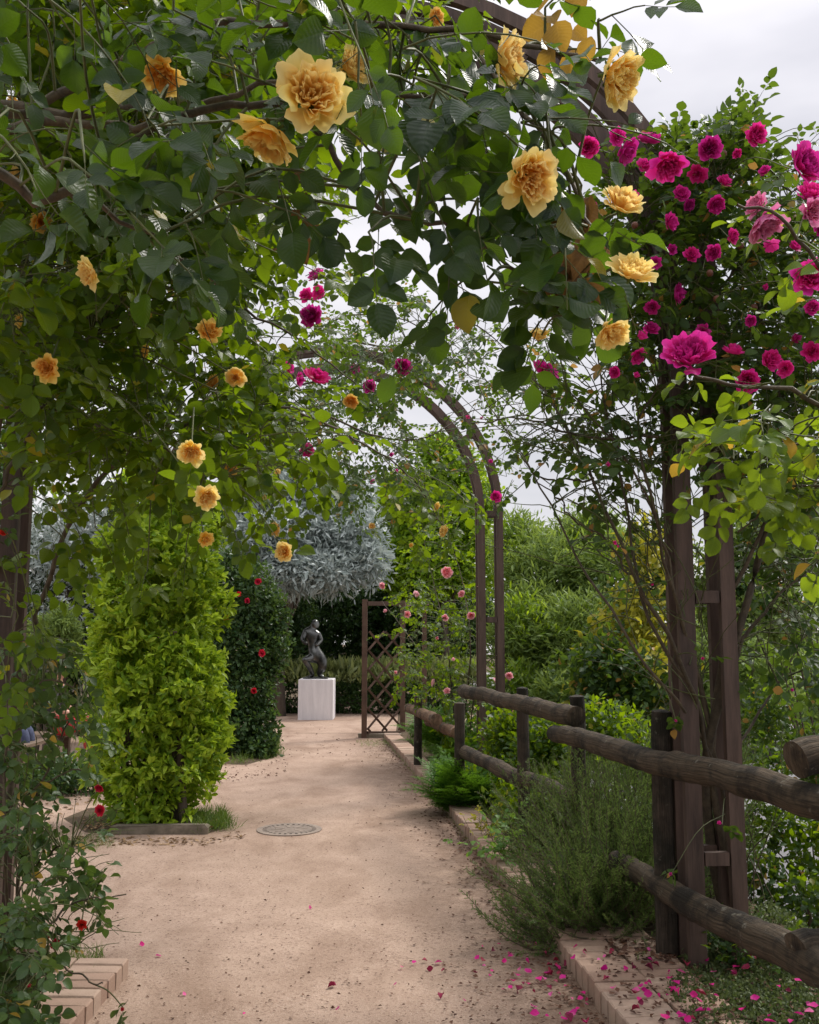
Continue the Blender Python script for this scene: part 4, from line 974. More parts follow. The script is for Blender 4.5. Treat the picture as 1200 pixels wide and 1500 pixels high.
A.cane([at(-60, 200, 2.2), at(100, 175, 2.25), at(230, 190, 2.2), at(420, 120, 2.2)], .014, .006, 20)
poly_shoots(A, [(-60, -60), (640, -60), (700, 40), (680, 130), (590, 150), (480, 190), (390, 280), (300, 350), (170, 360), (-60, 300)], 58, 1.4, 2.3, .24, 4, (.2, -.2, 0), .7, (.0, -.35, .8))
poly_shoots(A, [(620, 20), (720, 60), (720, 180), (560, 200), (520, 80)], 12, 1.5, 2.0, .2, 3, (.3, -.2, 0), .7, (.0, -.4, .8))
poly_shoots(A, [(610, 220), (700, 180), (690, 280), (710, 350), (650, 400), (600, 400), (620, 330)], 6, 1.55, 2.0, .2, 3, (.1, -.1, -.1), .8, (.0, -.3, .8))
poly_shoots(A, [(700, 290), (860, 270), (900, 400), (850, 430), (740, 430), (670, 400)], 11, 1.5, 1.9, .17, 3, (.1, -.1, -.2), .9, (.0, -.3, .8))
poly_shoots(A, [(770, 120), (850, 160), (860, 280), (800, 300), (740, 200)], 8, 1.5, 1.8, .16, 2, (0, -.2, -.2), 1.0, (.2, -.5, .6))
poly_shoots(A, [(690, 0), (800, 10), (880, 90), (880, 170), (800, 170), (720, 90)], 3, 1.55, 1.9, .16, 2, (.2, -.2, -.1), .6, (.1, -.4, .7))
for px, py, Y, d in ((120, 200, 1.45, (.3, -.5, -.5)), (160, 250, 1.5, (.2, -.6, -.5)), (640, 130, 1.5, (.2, -.5, -.6)), (700, 290, 1.5, (0, -.5, -.8)), (880, 30, 1.6, (.7, -.3, .1)), (360, 110, 1.5, (-.4, -.5, .2)), (540, 340, 1.55, (.3, -.3, -.6)), (270, 320, 1.55, (.3, -.3, -.6))):
    A.shoot(at(px, py, Y), .08, 1, d, .4, True, (0, -.6, .6))
# dead and ochre leaves hanging in it
dl = MB()
def hang(mb, poly, n, y0, y1, ll, tm):
    P = np.array([at(q[0], q[1], R.uniform(y0, y1)) for q in inpoly(poly, n)]); D = R.normal(0, .35, P.shape) + npa(0, 0, -1); N = R.normal(0, 1, P.shape) + npa(0, -1, 0)
    X, Dd, Zz = bases(D, N)
    for i in range(n):
        k = int(R.integers(0, len(tm))); key = (mb.name, k)
        if key not in _mc:
            m_ = MB(); m_.add(*tm[k]); _mc[key] = m_.mesh('dry_leaf', mb)
        s_ = ll * R.uniform(.7, 1.2); place('dry_leaf', _mc[key], P[i], X[i] * s_, Dd[i] * s_, Zz[i] * s_, A.root)
hang(M_DEAD, [(815, 300), (870, 280), (885, 370), (860, 430), (815, 430), (805, 350)], 26, 1.6, 1.72, .062, T_DEAD)
hang(M_DEAD, [(400, 230), (450, 240), (460, 330), (430, 350), (410, 290)], 8, 1.8, 1.9, .06, T_DEAD)
hang(M_OCHRE, [(770, -20), (870, -20), (870, 60), (830, 85), (780, 30)], 11, 1.6, 2.0, .058, T_ROSE)
Aim = {'f': (0.15, -1, -.1)}
for px, py, d, Y, dv, mt in ((458, 138, 112, 1.42, (.25, -1, -.12), 'Y'), (514, 95, 62, 1.60, (.7, -.5, .1), 'Y'), (392, 205, 98, 1.55, (-.35, .1, -1), 'O'), (747, 88, 86, 1.52, (.75, -.35, -.05), 'Y'), (906, 113, 92, 1.50, (.6, -.45, -.55), 'Y'),
                             (778, 258, 94, 1.42, (.35, -.75, -.5), 'Y'), (914, 295, 66, 1.45, (.3, -.7, .55), 'Y'), (928, 395, 68, 1.44, (.1, -.75, .6), 'Y'), (896, 488, 58, 1.46, (.3, -.4, -.5), 'Y'), (790, 490, 36, 1.8, (.1, -.4, .8), 'Y')):
    A.flower(px, py, d, Y, dv, M_YEL if mt == 'Y' else M_ORG, 'yel' if mt == 'Y' else 'org', big=True)
A.flower(240, 112, 64, 2.1, (0, -.4, -.9), M_ORG, 'org', big=True)
A.finish(300, 10)

# 2. yellow rose over the near arch and down its left leg
B = Rose('climbing_rose', 'climbing rose with small yellow blooms covering the left leg and top of the nearer arch', 'climbing rose', (-1.95, 4.4, 0), M_MIDL, T_ROSE, .064)
B.cane([(-1.95, 4.4, -.1), (-1.9, 4.5, 1.2), (-1.95, 4.6, 2.6), (-1.75, 4.6, 3.6), (-1.1, 4.6, 4.2), (-.3, 4.6, 4.6)], .022, .008, 36)
B.cane([(-1.85, 4.5, -.1), (-1.75, 4.6, 1.4), at(60, 880, 4.5), at(150, 700, 4.3), at(300, 620, 4.2), at(430, 600, 4.4), at(560, 640, 4.8)], .017, .004, 36)
B.cane([(-1.95, 4.4, -.1), at(-20, 700, 4.0), at(60, 610, 3.8), at(200, 640, 3.6), at(320, 700, 3.7)], .012, .003, 26)
B.cane([at(-40, 500, 4.2), at(120, 450, 4.1), at(260, 420, 4.0), at(400, 470, 4.2), at(520, 560, 4.6)], .012, .003, 26)
B.cane([at(-40, 330, 4.4), at(150, 280, 4.4), at(330, 250, 4.5), at(480, 330, 4.7), at(560, 480, 5.0)], .013, .003, 26)
B.cane([at(100, 170, 3.2), at(105, 300, 3.2), at(120, 420, 3.3), at(150, 560, 3.4)], .008, .004, 20)
B.cane([at(430, 600, 4.4), at(520, 640, 5.5), at(600, 700, 6.2), at(650, 770, 6.6)], .007, .003, 20)
B.cane([at(-30, 760, 3.4), at(20, 640, 3.4), at(80, 560, 3.3), at(150, 480, 3.2)], .008, .003, 20)
poly_shoots(B, [(-40, 380), (330, 400), (385, 430), (400, 520), (440, 640), (400, 700), (300, 690), (160, 690), (-40, 700)], 330, 3.1, 5.6, .28, 5, (.2, -.2, 0), .6, (0, -.2, 1))
poly_shoots(B, [(-40, -60), (600, -60), (620, 60), (540, 180), (440, 250), (390, 400), (-40, 420)], 430, 3.4, 5.6, .3, 5, (.1, -.2, 0), .6, (0, -.2, 1))
poly_shoots(B, [(-40, -60), (420, -60), (420, 300), (330, 420), (-40, 520)], 280, 2.5, 3.4, .26, 5, (.1, -.2, 0), .6, (0, -.2, 1))
poly_shoots(B, [(330, 650), (470, 620), (470, 720), (440, 790), (395, 790), (380, 720)], 11, 3.6, 5.2, .24, 4, (.1, -.1, -.3), .8)
poly_shoots(B, [(560, 640), (680, 690), (690, 780), (600, 800), (560, 720)], 15, 5.6, 7.2, .25, 4, (.1, -.1, -.3), .8)
poly_shoots(B, [(-30, 690), (130, 690), (110, 800), (60, 960), (-30, 1000)], 16, 3.6, 4.9, .26, 4, (.2, -.2, -.2), .8)
poly_shoots(B, [(130, 690), (330, 690), (320, 760), (230, 860), (190, 820), (140, 780)], 8, 3.6, 4.6, .2, 3, (.1, -.2, -.4), .8)
for px, py, d in ((130, 400, 46), (307, 485, 38), (213, 515, 24), (345, 553, 32), (312, 560, 26), (280, 662, 42), (338, 688, 25), (303, 728, 40), (302, 790, 28), (416, 808, 34), (404, 775, 26), (68, 540, 40), (210, 460, 30), (515, 588, 26), (408, 690, 20), (208, 175, 22), (150, 312, 34), (22, 258, 34), (60, 325, 34), (28, 470, 28), (640, 742, 15), (602, 798, 15), (650, 778, 22), (330, 100, 34), (545, 770, 12), (90, 385, 22), (250, 430, 20), (640, 25, 30), (430, 320, 22), (20, 150, 24)):
    oy = R.random() < .5; B.flower(px, py, d, None, unit(npa(R.normal(0, .8), -.7, R.normal(-.25, .6))), M_YEL if oy else M_ORG, 'yel' if oy else 'org', big=d > 36, bud=(d < 22 and R.random() < .5), real=.068, lo=2.3, hi=6.6)
for _ in range(260):
    p = npa(R.uniform(-2.8, .1), R.uniform(.2, 5.6), R.uniform(3.3, 4.7)); B.shoot(p, .4, 6, None, .5, False)
for k in range(7):
    a = npa(-1.9, 4.6, 3.2 + .1 * k); B.cane([a, a + npa(.1 * k, -1.6, .6), a + npa(.25 * k, -3.4, .7), a + npa(.3 * k, -4.6, .5)], .012, .004, 24)
B.finish(300, 10)

# 3. magenta rose over the farther arch
Cr = Rose('climbing_rose', 'climbing rose with magenta blooms spread over the top of the farther arch', 'climbing rose', (-2.55, 10.6, 0), M_MAGL, T_ROSEM, .055)
Cr.cane([(-2.55, 10.6, -.1), (-2.5, 10.7, 1.8), (-2.4, 10.8, 3.4), (-1.6, 10.8, 4.6), (-.7, 10.8, 4.9), (.1, 10.8, 4.6), (.7, 10.8, 3.8)], .022, .007, 36)
Cr.cane([(-2.45, 10.5, -.1), at(300, 700, 9.6), at(380, 600, 9.2), at(480, 560, 9), at(560, 600, 8.6), at(660, 690, 8.4)], .016, .004, 30)
Cr.cane([at(380, 600, 9.2), at(470, 480, 8.4), at(600, 470, 8.0), at(700, 560, 8.4)], .01, .003, 24)
Cr.cane([at(480, 560, 9), at(560, 520, 7.4), at(680, 470, 7.0), at(760, 520, 7.2)], .01, .003, 24)
Cr.cane([at(400, 690, 8.8), at(500, 640, 8.2), at(620, 640, 8), at(700, 600, 8.4), at(800, 590, 8.6)], .009, .003, 24)
poly_shoots(Cr, [(330, 540), (430, 520), (480, 560), (560, 590), (600, 640), (640, 700), (560, 740), (440, 720), (340, 700)], 250, 6.8, 10.8, .3, 5, (0, -.2, -.1), .6, maxlink=1.6)
poly_shoots(Cr, [(440, 470), (580, 480), (640, 540), (560, 600), (470, 560)], 95, 6.4, 9.5, .28, 4, (0, -.2, 0), .6, maxlink=1.6)
poly_shoots(Cr, [(560, 420), (700, 440), (830, 500), (820, 580), (700, 600), (600, 560)], 85, 6.6, 9.5, .28, 4, (0, -.2, 0), .6, maxlink=1.6)
poly_shoots(Cr, [(450, 370), (560, 390), (600, 470), (470, 480)], 14, 6.5, 8, .25, 3, (0, -.2, .2), .4, maxlink=1.6)
poly_shoots(Cr, [(620, 560), (800, 560), (800, 660), (740, 720), (660, 700)], 34, 7.5, 9.5, .26, 3, (0, -.2, 0), .6, maxlink=1.6)
for px, py, d in ((456, 462, 40), (462, 402, 28), (448, 432, 24), (466, 428, 24), (465, 550, 40), (440, 556, 26), (423, 538, 22), (590, 537, 30), (541, 566, 24), (450, 660, 24), (800, 543, 42), (545, 705, 15), (685, 612, 13), (718, 675, 13), (727, 727, 20), (580, 690, 13), (670, 480, 14), (520, 540, 16), (640, 520, 12), (575, 665, 14), (705, 613, 10)):
    Cr.flower(px, py, d, None, None, M_MAG, 'mag', big=False, bud=(d < 16), real=.15, lo=3.9, hi=9.3)
Cr.finish(300, 10)

# 4. magenta rose on the right leg of the near arch
Dr = Rose('climbing_rose', 'climbing rose with many magenta blooms massed on the right leg of the nearer arch', 'climbing rose', (1.62, 5.0, 0), M_MAGL, T_ROSEM, .062)
DB = gnd(1062, 1330)
base = npa(1.6, 5.02, .05)
for pts, r0 in (([(1045, 1150, 5.0), (1075, 950, 4.95), (1110, 800, 5.0), (1130, 620, 5.0), (1100, 420, 4.9)], .030), ([(1042, 1150, 5.0), (1058, 960, 4.95), (1075, 860, 4.9), (1030, 700, 4.9), (990, 500, 4.8), (960, 350, 4.7)], .024),
                ([(1040, 1140, 5.0), (1000, 980, 4.75), (930, 840, 4.7), (870, 700, 4.8), (820, 600, 5.0), (770, 550, 5.2)], .015), ([(1040, 1100, 5.0), (1010, 1000, 4.8), (950, 900, 4.7), (915, 720, 4.8), (890, 600, 4.8), (880, 480, 4.8)], .013),
                ([(1045, 1110, 5.0), (990, 900, 4.8), (965, 760, 4.7), (900, 640, 4.7), (830, 560, 4.9)], .012), ([(1060, 1000, 5.0), (1120, 900, 5.1), (1200, 820, 5.2)], .014), ([(1062, 1150, 5.0), (1130, 1020, 5.2), (1190, 920, 5.4)], .012),
                ([(1040, 1060, 5.0), (970, 800, 4.7), (940, 650, 4.7), (960, 560, 4.7), (990, 440, 4.7)], .011), ([(1045, 1120, 5.0), (940, 960, 4.7), (840, 800, 5.0), (760, 660, 5.4), (700, 560, 5.8)], .010),
                ([(1075, 860, 4.9), (1150, 700, 4.8), (1200, 560, 4.7)], .012), ([(990, 500, 4.8), (1060, 420, 4.7), (1130, 330, 4.6), (1190, 260, 4.5)], .009), ([(980, 430, 4.7), (1040, 330, 4.6), (1040, 240, 4.5)], .007), ([(970, 430, 4.7), (940, 320, 4.6), (950, 220, 4.6)], .007),
                ([(1100, 480, 4.8), (1170, 400, 4.7), (1230, 300, 4.6)], .008), ([(870, 700, 4.8), (800, 700, 5.0), (740, 640, 5.2)], .006), ([(930, 840, 4.7), (840, 760, 4.9), (790, 700, 5.0)], .006), ([(965, 640, 4.7), (860, 640, 4.9), (760, 610, 5.2), (690, 620, 5.6)], .008)):
    pp = [at(*q) for q in pts]
    if pts[0][1] > 1040: pp = [base + R.normal(0, .03, 3)] + pp
    Dr.cane(pp, r0, max(.003, r0 * .25), 30, 7, .02)
def net(rose, poly, n, y0, y1, Lpx, drift, rr=(.0035, .0015)):
    for q in inpoly(poly, n):
        Y = R.uniform(y0, y1); p = at(q[0], q[1], Y); d = unit(np.asarray(drift, float) + R.normal(0, .55, 3)); L = Lpx / F * Y * R.uniform(.6, 1.5)
        pts = [p]
        for i in range(6):
            d = unit(d + R.normal(0, .18, 3) + npa(0, 0, -.05)); pts.append(pts[-1] + d * L / 6)
        tube(rose.tw, smooth_pts(pts, 10), rr, 4)
net(Dr, [(760, 560), (1000, 540), (1000, 900), (900, 850), (800, 700)], 110, 4.6, 5.4, 150, (-.4, 0, .7))
net(Dr, [(1000, 560), (1200, 560), (1200, 1000), (1080, 1050)], 80, 4.7, 5.6, 140, (.5, 0, .6))
net(Dr, [(900, 800), (1040, 760), (1060, 1060), (960, 1060)], 60, 4.7, 5.2, 150, (-.2, 0, .9))
net(Dr, [(960, 250), (1200, 220), (1200, 560), (960, 560)], 70, 4.4, 5.2, 110, (.1, 0, .7))
poly_shoots(Dr, [(900, 250), (960, 215), (1050, 225), (1120, 215), (1230, 260), (1230, 560), (1000, 570), (900, 560), (860, 480), (880, 300)], 230, 4.3, 5.9, .24, 5, (0, -.2, .15), .4, maxlink=1.0)
poly_shoots(Dr, [(900, 330), (1000, 300), (1230, 330), (1230, 560), (1000, 570), (880, 520)], 120, 4.5, 5.9, .24, 5, (0, -.2, .15), .4, maxlink=1.0)
poly_shoots(Dr, [(940, 225), (1010, 205), (1110, 190), (1140, 260), (1000, 290)], 60, 4.4, 5.2, .2, 4, (0, 0, .7), .1, maxlink=1.0)
poly_shoots(Dr, [(760, 540), (990, 540), (990, 640), (900, 720), (780, 660)], 52, 4.6, 5.8, .2, 3, (0, -.2, 0), .5, maxlink=1.0)
poly_shoots(Dr, [(860, 640), (980, 640), (960, 860), (880, 800)], 14, 4.6, 5.6, .18, 2, (0, -.2, 0), .5, maxlink=1.0)
poly_shoots(Dr, [(1090, 680), (1220, 640), (1220, 1000), (1100, 1000)], 60, 4.8, 6.2, .2, 3, (0, -.2, 0), .5, maxlink=1.2)
poly_shoots(Dr, [(1000, 560), (1220, 560), (1220, 700), (1090, 720), (1010, 640)], 110, 4.6, 5.8, .22, 4, (0, -.2, 0), .5, maxlink=1.2)
for px, py, d in ((952, 203, 40), (978, 242, 52), (1040, 217, 42), (1108, 197, 40), (1180, 240, 64), (1190, 283, 50), (920, 222, 44), (983, 325, 30), (998, 283, 28), (995, 430, 38), (955, 450, 24), (1045, 370, 30), (1074, 346, 26), (1075, 512, 38), (1130, 527, 38), (1190, 515, 36), (1165, 495, 28), (1095, 558, 40), (940, 492, 32), (935, 522, 28), (985, 365, 18), (1014, 372, 26), (1186, 405, 52), (1022, 255, 32), (1062, 265, 26), (945, 242, 30), (1050, 300, 30), (1130, 360, 26), (1165, 360, 22), (1190, 450, 26), (905, 200, 30), (862, 215, 34), (930, 285, 24), (960, 385, 22), (1120, 420, 18), (1100, 470, 22), (900, 545, 20), (955, 480, 26), (890, 680, 14), (1010, 300, 22), (1150, 540, 26), (932, 550, 18), (870, 300, 18), (1210, 330, 40), (1120, 250, 22), (1080, 225, 18), (900, 795, 12), (1030, 485, 26)):
    Dr.flower(px, py, d, None if d > 44 else R.uniform(3.95, 4.35), None, M_MAG, 'mag', big=d > 48, bud=(d < 20 and R.random() < .6) or (d < 36 and R.random() < .28), real=.13, lo=3.6, hi=5.2)
for px, py, d in ((990, 1055, 8), (1030, 965, 10), (1160, 1010, 9), (955, 855, 9), (905, 800, 8), (1055, 1206, 12), (1142, 1367, 12), (983, 1280, 10)):
    Dr.flower(px, py, d, 4.6, None, M_MAG, 'mag', bud=True)
hips = [(1050, 438), (1008, 490), (1105, 450), (1180, 420), (1085, 360), (1060, 225), (1155, 440), (930, 330), (1120, 330), (1040, 400)]
for px, py in hips:
    mb = MB(); p = at(px, py, 4.25); a = np.linspace(0, math.pi, 6); r = .014 * np.sin(a) + .002
    tube(mb, np.stack([np.full(6, p[0]), np.full(6, p[1]), p[2] - .016 * np.cos(a)], 1), r, 8); mb.obj('rose_hip', M_HIP, Dr.root)
    e = Dr.near(p)[1]; tube(Dr.tw, smooth_pts([e, (e + p) / 2 + npa(0, 0, .06), p], 6), .002, 4)
Dr.finish(300, 10)

# 5. nearer branch with lime leaves and large pink blooms
Er = Rose('climbing_rose', 'leafy climbing rose branch with lime green leaves and large pink blooms beside the magenta mass', 'climbing rose', (2.3, 3.4, -.3), M_LIME, T_ROSE, .064)
Er.cane([(2.3, 3.4, -.4), (2.2, 3.2, 1.0), at(1290, 700, 3.0), at(1190, 590, 2.9), at(1080, 570, 2.9), at(1000, 530, 2.9)], .013, .004, 26, cm := 6) if False else Er.cane([(2.3, 3.4, -.4), (2.2, 3.2, 1.0), at(1290, 700, 3.0), at(1190, 590, 2.9), at(1080, 570, 2.9), at(1000, 530, 2.9)], .013, .004, 26)
Er.cane([(2.25, 3.4, -.4), (2.15, 3.2, 1.2), at(1300, 620, 2.9), at(1230, 450, 2.8), at(1150, 330, 2.7), at(1080, 300, 2.7)], .012, .004, 26)
Er.cane([at(1260, 640, 2.95), at(1180, 650, 2.9), at(1100, 640, 2.9), at(1020, 660, 2.95)], .006, .003, 18)
Er.cane([at(1260, 700, 2.95), at(1180, 720, 2.95), at(1120, 740, 3.0), at(1080, 780, 3.0)], .005, .003, 18)
poly_shoots(Er, [(1040, 560), (1230, 530), (1230, 700), (1100, 690), (1010, 650)], 17, 2.6, 3.2, .18, 3, (-.4, -.2, -.1), .5, (0, -.2, 1))
poly_shoots(Er, [(1090, 690), (1230, 680), (1230, 800), (1130, 790)], 9, 2.7, 3.2, .15, 2, (-.4, -.2, -.2), .6, (0, -.2, 1))
poly_shoots(Er, [(1060, 300), (1230, 290), (1230, 450), (1100, 430)], 3, 2.6, 3.0, .14, 2, (-.3, -.2, 0), .4, (0, -.2, 1))
for px, py, d, dv in ((1010, 518, 78, (-.2, -.8, .5)), (1120, 330, 66, (.4, -.3, -.8)), (1108, 300, 40, (-.8, -.4, .3)), (1190, 310, 40, (.2, -.8, -.2))):
    Er.flower(px, py, d, 2.75, dv, M_PINK if d < 70 else M_MAG, 'pink' if d < 70 else 'mag', big=True)
Er.finish(300, 10)

# 6. pale pink rose on the trellis and the farther arch leg
Pr = Rose('climbing_rose', 'climbing rose with pale pink blooms between the trellis and the farther arch leg', 'climbing rose', tuple(gnd(668, 1100)), M_MIDL, T_ROSEM, .055)
g0 = gnd(668, 1110)
for pts, r0 in (([(660, 980, 12.2), (640, 880, 12.6), (620, 780, 13)], .012), ([(690, 980, 11.6), (680, 860, 11.8), (655, 780, 12.2)], .012), ([(640, 1000, 12.6), (590, 920, 13.8), (560, 880, 14.5)], .009), ([(700, 1000, 11.2), (735, 960, 11), (745, 1000, 11)], .008)):
    Pr.cane([g0 + R.normal(0, .08, 3) * npa(1, 1, 0)] + [at(*q) for q in pts], r0, .003, 22)
poly_shoots(Pr, [(560, 880), (640, 850), (700, 870), (700, 1000), (640, 1030), (590, 1000)], 120, 11.2, 14.2, .3, 4, (0, -.2, 0), .6, maxlink=1.6)
poly_shoots(Pr, [(600, 740), (690, 740), (700, 880), (600, 880)], 42, 11.5, 13.5, .3, 4, (0, -.2, 0), .6, maxlink=1.6)
poly_shoots(Pr, [(640, 1000), (760, 1000), (770, 1080), (640, 1080)], 34, 10.4, 11.8, .25, 3, (0, -.2, 0), .6, maxlink=1.6)
for px, py, d in ((655, 838, 20), (690, 902, 14), (676, 870, 12), (729, 997, 17), (597, 900, 12), (746, 990, 13), (634, 1000, 13), (560, 858, 12), (652, 905, 12), (664, 965, 11), (610, 870, 12), (580, 985, 10), (640, 935, 10), (565, 895, 11), (700, 860, 9), (655, 1012, 12), (752, 1042, 9)):
    Pr.flower(px, py, d, R.uniform(10.6, 11.4) if px > 640 else 12.8, None, M_PALE, 'pale', bud=d < 12)
Pr.finish(300, 10)

# 7. red rose at the lower left
Rr = Rose('rose_bush', 'rose bush with small red blooms at the foot of the brown arch post', 'rose bush', tuple(gnd(40, 1440)), M_REDL, T_ROSE, .052)
g0 = gnd(40, 1450)
for pts, r0 in (([(60, 1380, 3.9), (90, 1330, 3.9), (130, 1310, 3.9), (185, 1310, 3.95)], .006), ([(20, 1300, 4.2), (50, 1150, 4.2), (90, 1060, 4.2), (120, 1080, 4.2)], .008), ([(0, 1300, 4.1), (10, 1100, 4.1), (60, 1000, 4.1), (110, 1000, 4.1)], .009), ([(70, 1400, 3.8), (110, 1430, 3.8), (150, 1440, 3.8)], .005), ([(30, 1330, 4.1), (80, 1250, 4.0), (115, 1240, 4.0)], .006), ([(30, 1200, 4.2), (100, 1130, 4.2), (145, 1150, 4.2)], .005)):
    Rr.cane([g0 + R.normal(0, .05, 3) * npa(1, 1, 0)] + [at(*q) for q in pts], r0, .0025, 22)
poly_shoots(Rr, [(-40, 1340), (25, 1320), (60, 1350), (62, 1400), (50, 1520), (-40, 1520)], 62, 3.4, 4.3, .15, 4, (.1, -.2, .2), .4, maxlink=.6)
poly_shoots(Rr, [(-40, 1040), (20, 1070), (70, 1130), (80, 1200), (40, 1230), (-40, 1320)], 34, 3.9, 4.6, .16, 4, (.1, -.2, -.2), .6, maxlink=.7)
poly_shoots(Rr, [(40, 1180), (115, 1190), (120, 1250), (90, 1270)], 10, 3.8, 4.2, .14, 3, (.1, -.1, -.6), .8, maxlink=.7)
poly_shoots(Rr, [(20, 980), (130, 1000), (140, 1100), (30, 1060)], 22, 4.0, 4.5, .14, 2, (.2, -.2, -.2), .7, maxlink=.7)
poly_shoots(Rr, [(90, 1290), (160, 1300), (130, 1340), (80, 1330)], 5, 3.8, 4.1, .13, 3, (.3, -.1, .1), .4, maxlink=.7)
net(Rr, [(20, 1240), (120, 1240), (120, 1400), (20, 1400)], 40, 3.7, 4.2, 90, (.5, 0, .5), (.0025, .001))
poly_shoots(Rr, [(30, 920), (110, 930), (130, 1000), (40, 1010)], 14, 4.0, 4.6, .14, 3, (.2, -.2, -.2), .7, maxlink=.7)
for px, py, d in ((145, 1155, 15), (146, 1187, 17), (120, 1355, 17), (81, 1383, 17), (70, 1373, 12), (40, 1442, 15), (180, 1478, 11), (5, 780, 14)):
    Rr.flower(px, py, d, 3.85, None, M_RED, 'red', bud=d < 14)
Rr.finish(300, 9)
BLOOMS += [(104, 1088, 22, 11.0), (56, 1076, 16, 11.0)]
for r_, a_, b_ in LATE: r_.finish(a_, b_, False)

# ------------------------------------------------------------------ plants along the edging
def gxy(x, y): return npa(x, y, float(gz(np.array(x), np.array(y))))
def rosemary(label, bx, by, n, L, spread, upb, nn=110, bias=(0, 0, 0)):
    base = gxy(bx, by); root = thing('rosemary_shrub', label, 'rosemary', tuple(base)); nd = MB()
    P = []; D = []; N = []; tw = MB()
    for i in range(n):
        d = unit(R.normal(0, 1, 3) * npa(spread, spread, .3) + npa(0, 0, upb) + np.asarray(bias)); p = base + R.normal(0, .10, 3) * npa(1, 1, .1); l = L * R.uniform(.5, 1.15); pts = [p]
        for k in range(7):
            d = unit(d + npa(0, 0, .10) + R.normal(0, .13, 3)); pts.append(pts[-1] + d * l / 7)
        q = smooth_pts(pts, 14); tube(tw, q, (.004, .0012), 4)
        t = R.uniform(.25, 1, nn) * 12.99; k = t.astype(int); f = (t - k)[:, None]; pp = q[k] * (1 - f) + q[k + 1] * f; T = unit(q[k + 1] - q[k])
        s = unit(np.cross(T, R.normal(0, 1, (nn, 3)))); P.append(pp); D.append(T * .75 + s * .8); N.append(np.cross(T, s) + .3 * T)
    scatter(nd, T_NEED2, np.vstack(P), np.vstack(D), np.vstack(N), .021 * R.uniform(.7, 1.3, n * nn))
    nd.obj('needles', M_ROSM, root, kind='stuff'); tw.obj('twigs', M_CANE, root, kind='stuff')
    return root
T_NEED2 = [leaf_tmpl(2, 1, .085, .3, 0, 0, 0, 1, .5)]
_v, _f, _u = T_NEED2[0]; _v[:3, 0] *= 1.2
T_NEED2 = [(np.array([[-.07, 0, 0], [.07, 0, 0], [.06, 1, .02], [-.06, 1, .02]]), np.array([[0, 1, 2, 3]]), np.array([[0, 0], [1, 0], [1, 1], [0, 1]]))]
rosemary('rosemary bush spilling over the brick edging onto the sandy path', float(kx(5.5)) + .34, 5.6, 330, .66, 1.0, .5, 120, (-.3, -.15, 0))
rosemary('low trailing rosemary lying out over the edge of the sandy path', float(kx(5.55)) + .14, 5.5, 120, .46, 1.0, .25, 110, (-.5, -.1, 0))
rosemary('dense rosemary bush in front of the nearer fence post', float(kx(5.7)) + .62, 5.85, 280, .68, .8, .85, 120)
rosemary('tall upright rosemary bush behind the brick edging between two fence posts', float(kx(6.3)) + .62, 6.4, 290, .85, .6, 1.1, 120)
rosemary('loose rosemary bush with sparse shoots below the joint of the top fence rails', float(kx(7.0)) + .52, 7.1, 190, .72, .7, .9, 110)
rosemary('upright rosemary growing behind the fence left of the twin posts', float(kx(6)) + 1.05, 6.0, 120, 1.0, .35, 1.4, 120)

# feathery fern-like plants
def frond_mesh(L=.4):
    mb = MB(); n = 13; t = np.linspace(0, 1, n); q = np.stack([.0 * t, L * t, .22 * L * np.sin(t * 2.4)], 1); tube(mb, q, (.003, .001), 4)
    P = []; D = []; S_ = []
    for i in range(1, n):
        w = L * .30 * math.sin(min(1, (1 - t[i]) * 1.15 + .08) * math.pi / 2) * min(1, t[i] * 3 + .2)
        for sd in (-1, 1):
            d = unit(npa(sd, .55, -.15) + R.normal(0, .1, 3)); m = 5
            for j in range(m):
                p = q[i] + d * w * (j + .6) / m
                for s2 in (-1, 1):
                    P.append(p); D.append(d * .7 + npa(-d[1], d[0], 0) * s2 * .8 + R.normal(0, .12, 3)); S_.append(w * .34 * (1 - j / m * .5))
    scatter(mb, [leaf_tmpl(3, 1, .26, .3, .1, 0)], np.array(P), np.array(D), np.tile(npa(0, 0, 1), (len(P), 1)), np.array(S_)); return mb
FRM = [frond_mesh(R.uniform(.34, .42)).mesh('frond', M_FERN) for _ in range(4)]
def fern(label, bx, by, n, sc):
    b = gxy(bx, by); root = thing('fern_plant', label, 'fern', tuple(b))
    for i in range(n):
        a = i * 2.4 + R.normal(0, .2); tl = R.uniform(.15, 1.15); d = unit(npa(math.cos(a), math.sin(a), math.tan(tl) if tl < 1.3 else 3)); s = sc * R.uniform(.7, 1.2)
        X, Dd, Z = bases(d[None], npa(0, 0, 1)[None] + R.normal(0, .1, 3)); place('frond', FRM[i % 4], b + R.normal(0, .03, 3) * npa(1, 1, .2), X[0] * s, Dd[0] * s, Z[0] * s, root)
fern('bright feathery fern clump in front of the fence post and lower log end', *(gnd(652, 1182, .08)[:2] + npa(.12, .1)), 70, 1.45)
fern('feathery green fern clump farther along the edging below the cut logs', *(gnd(622, 1112, .08)[:2] + npa(.25, .2)), 60, 1.6)
fern('small fern clump tucked beside the fence foot between the two larger ferns', *(gnd(655, 1140, .08)[:2] + npa(.2, .1)), 50, 1.35)
fern('last small fern clump by the kerb stone of the trellis', *(gnd(590, 1088, .08)[:2] + npa(.35, .2)), 40, 1.4)
def herb(label, px, py, n, L, ll, mat=M_HERB):
    b = gnd(px, py, .08); H_ = Rose('leafy_herb', label, 'herb', tuple(b), mat, T_ROSEM, ll)
    for i in range(n): H_.shoot(b + R.normal(0, .06, 3) * npa(1, 1, .1) + npa(0, 0, .02), L * R.uniform(.6, 1.2), 3, R.normal(0, .5, 3) * npa(1, 1, .2) + npa(-.1, -.1, 1.0), .5, False)
    H_.finish(120, 10, False)
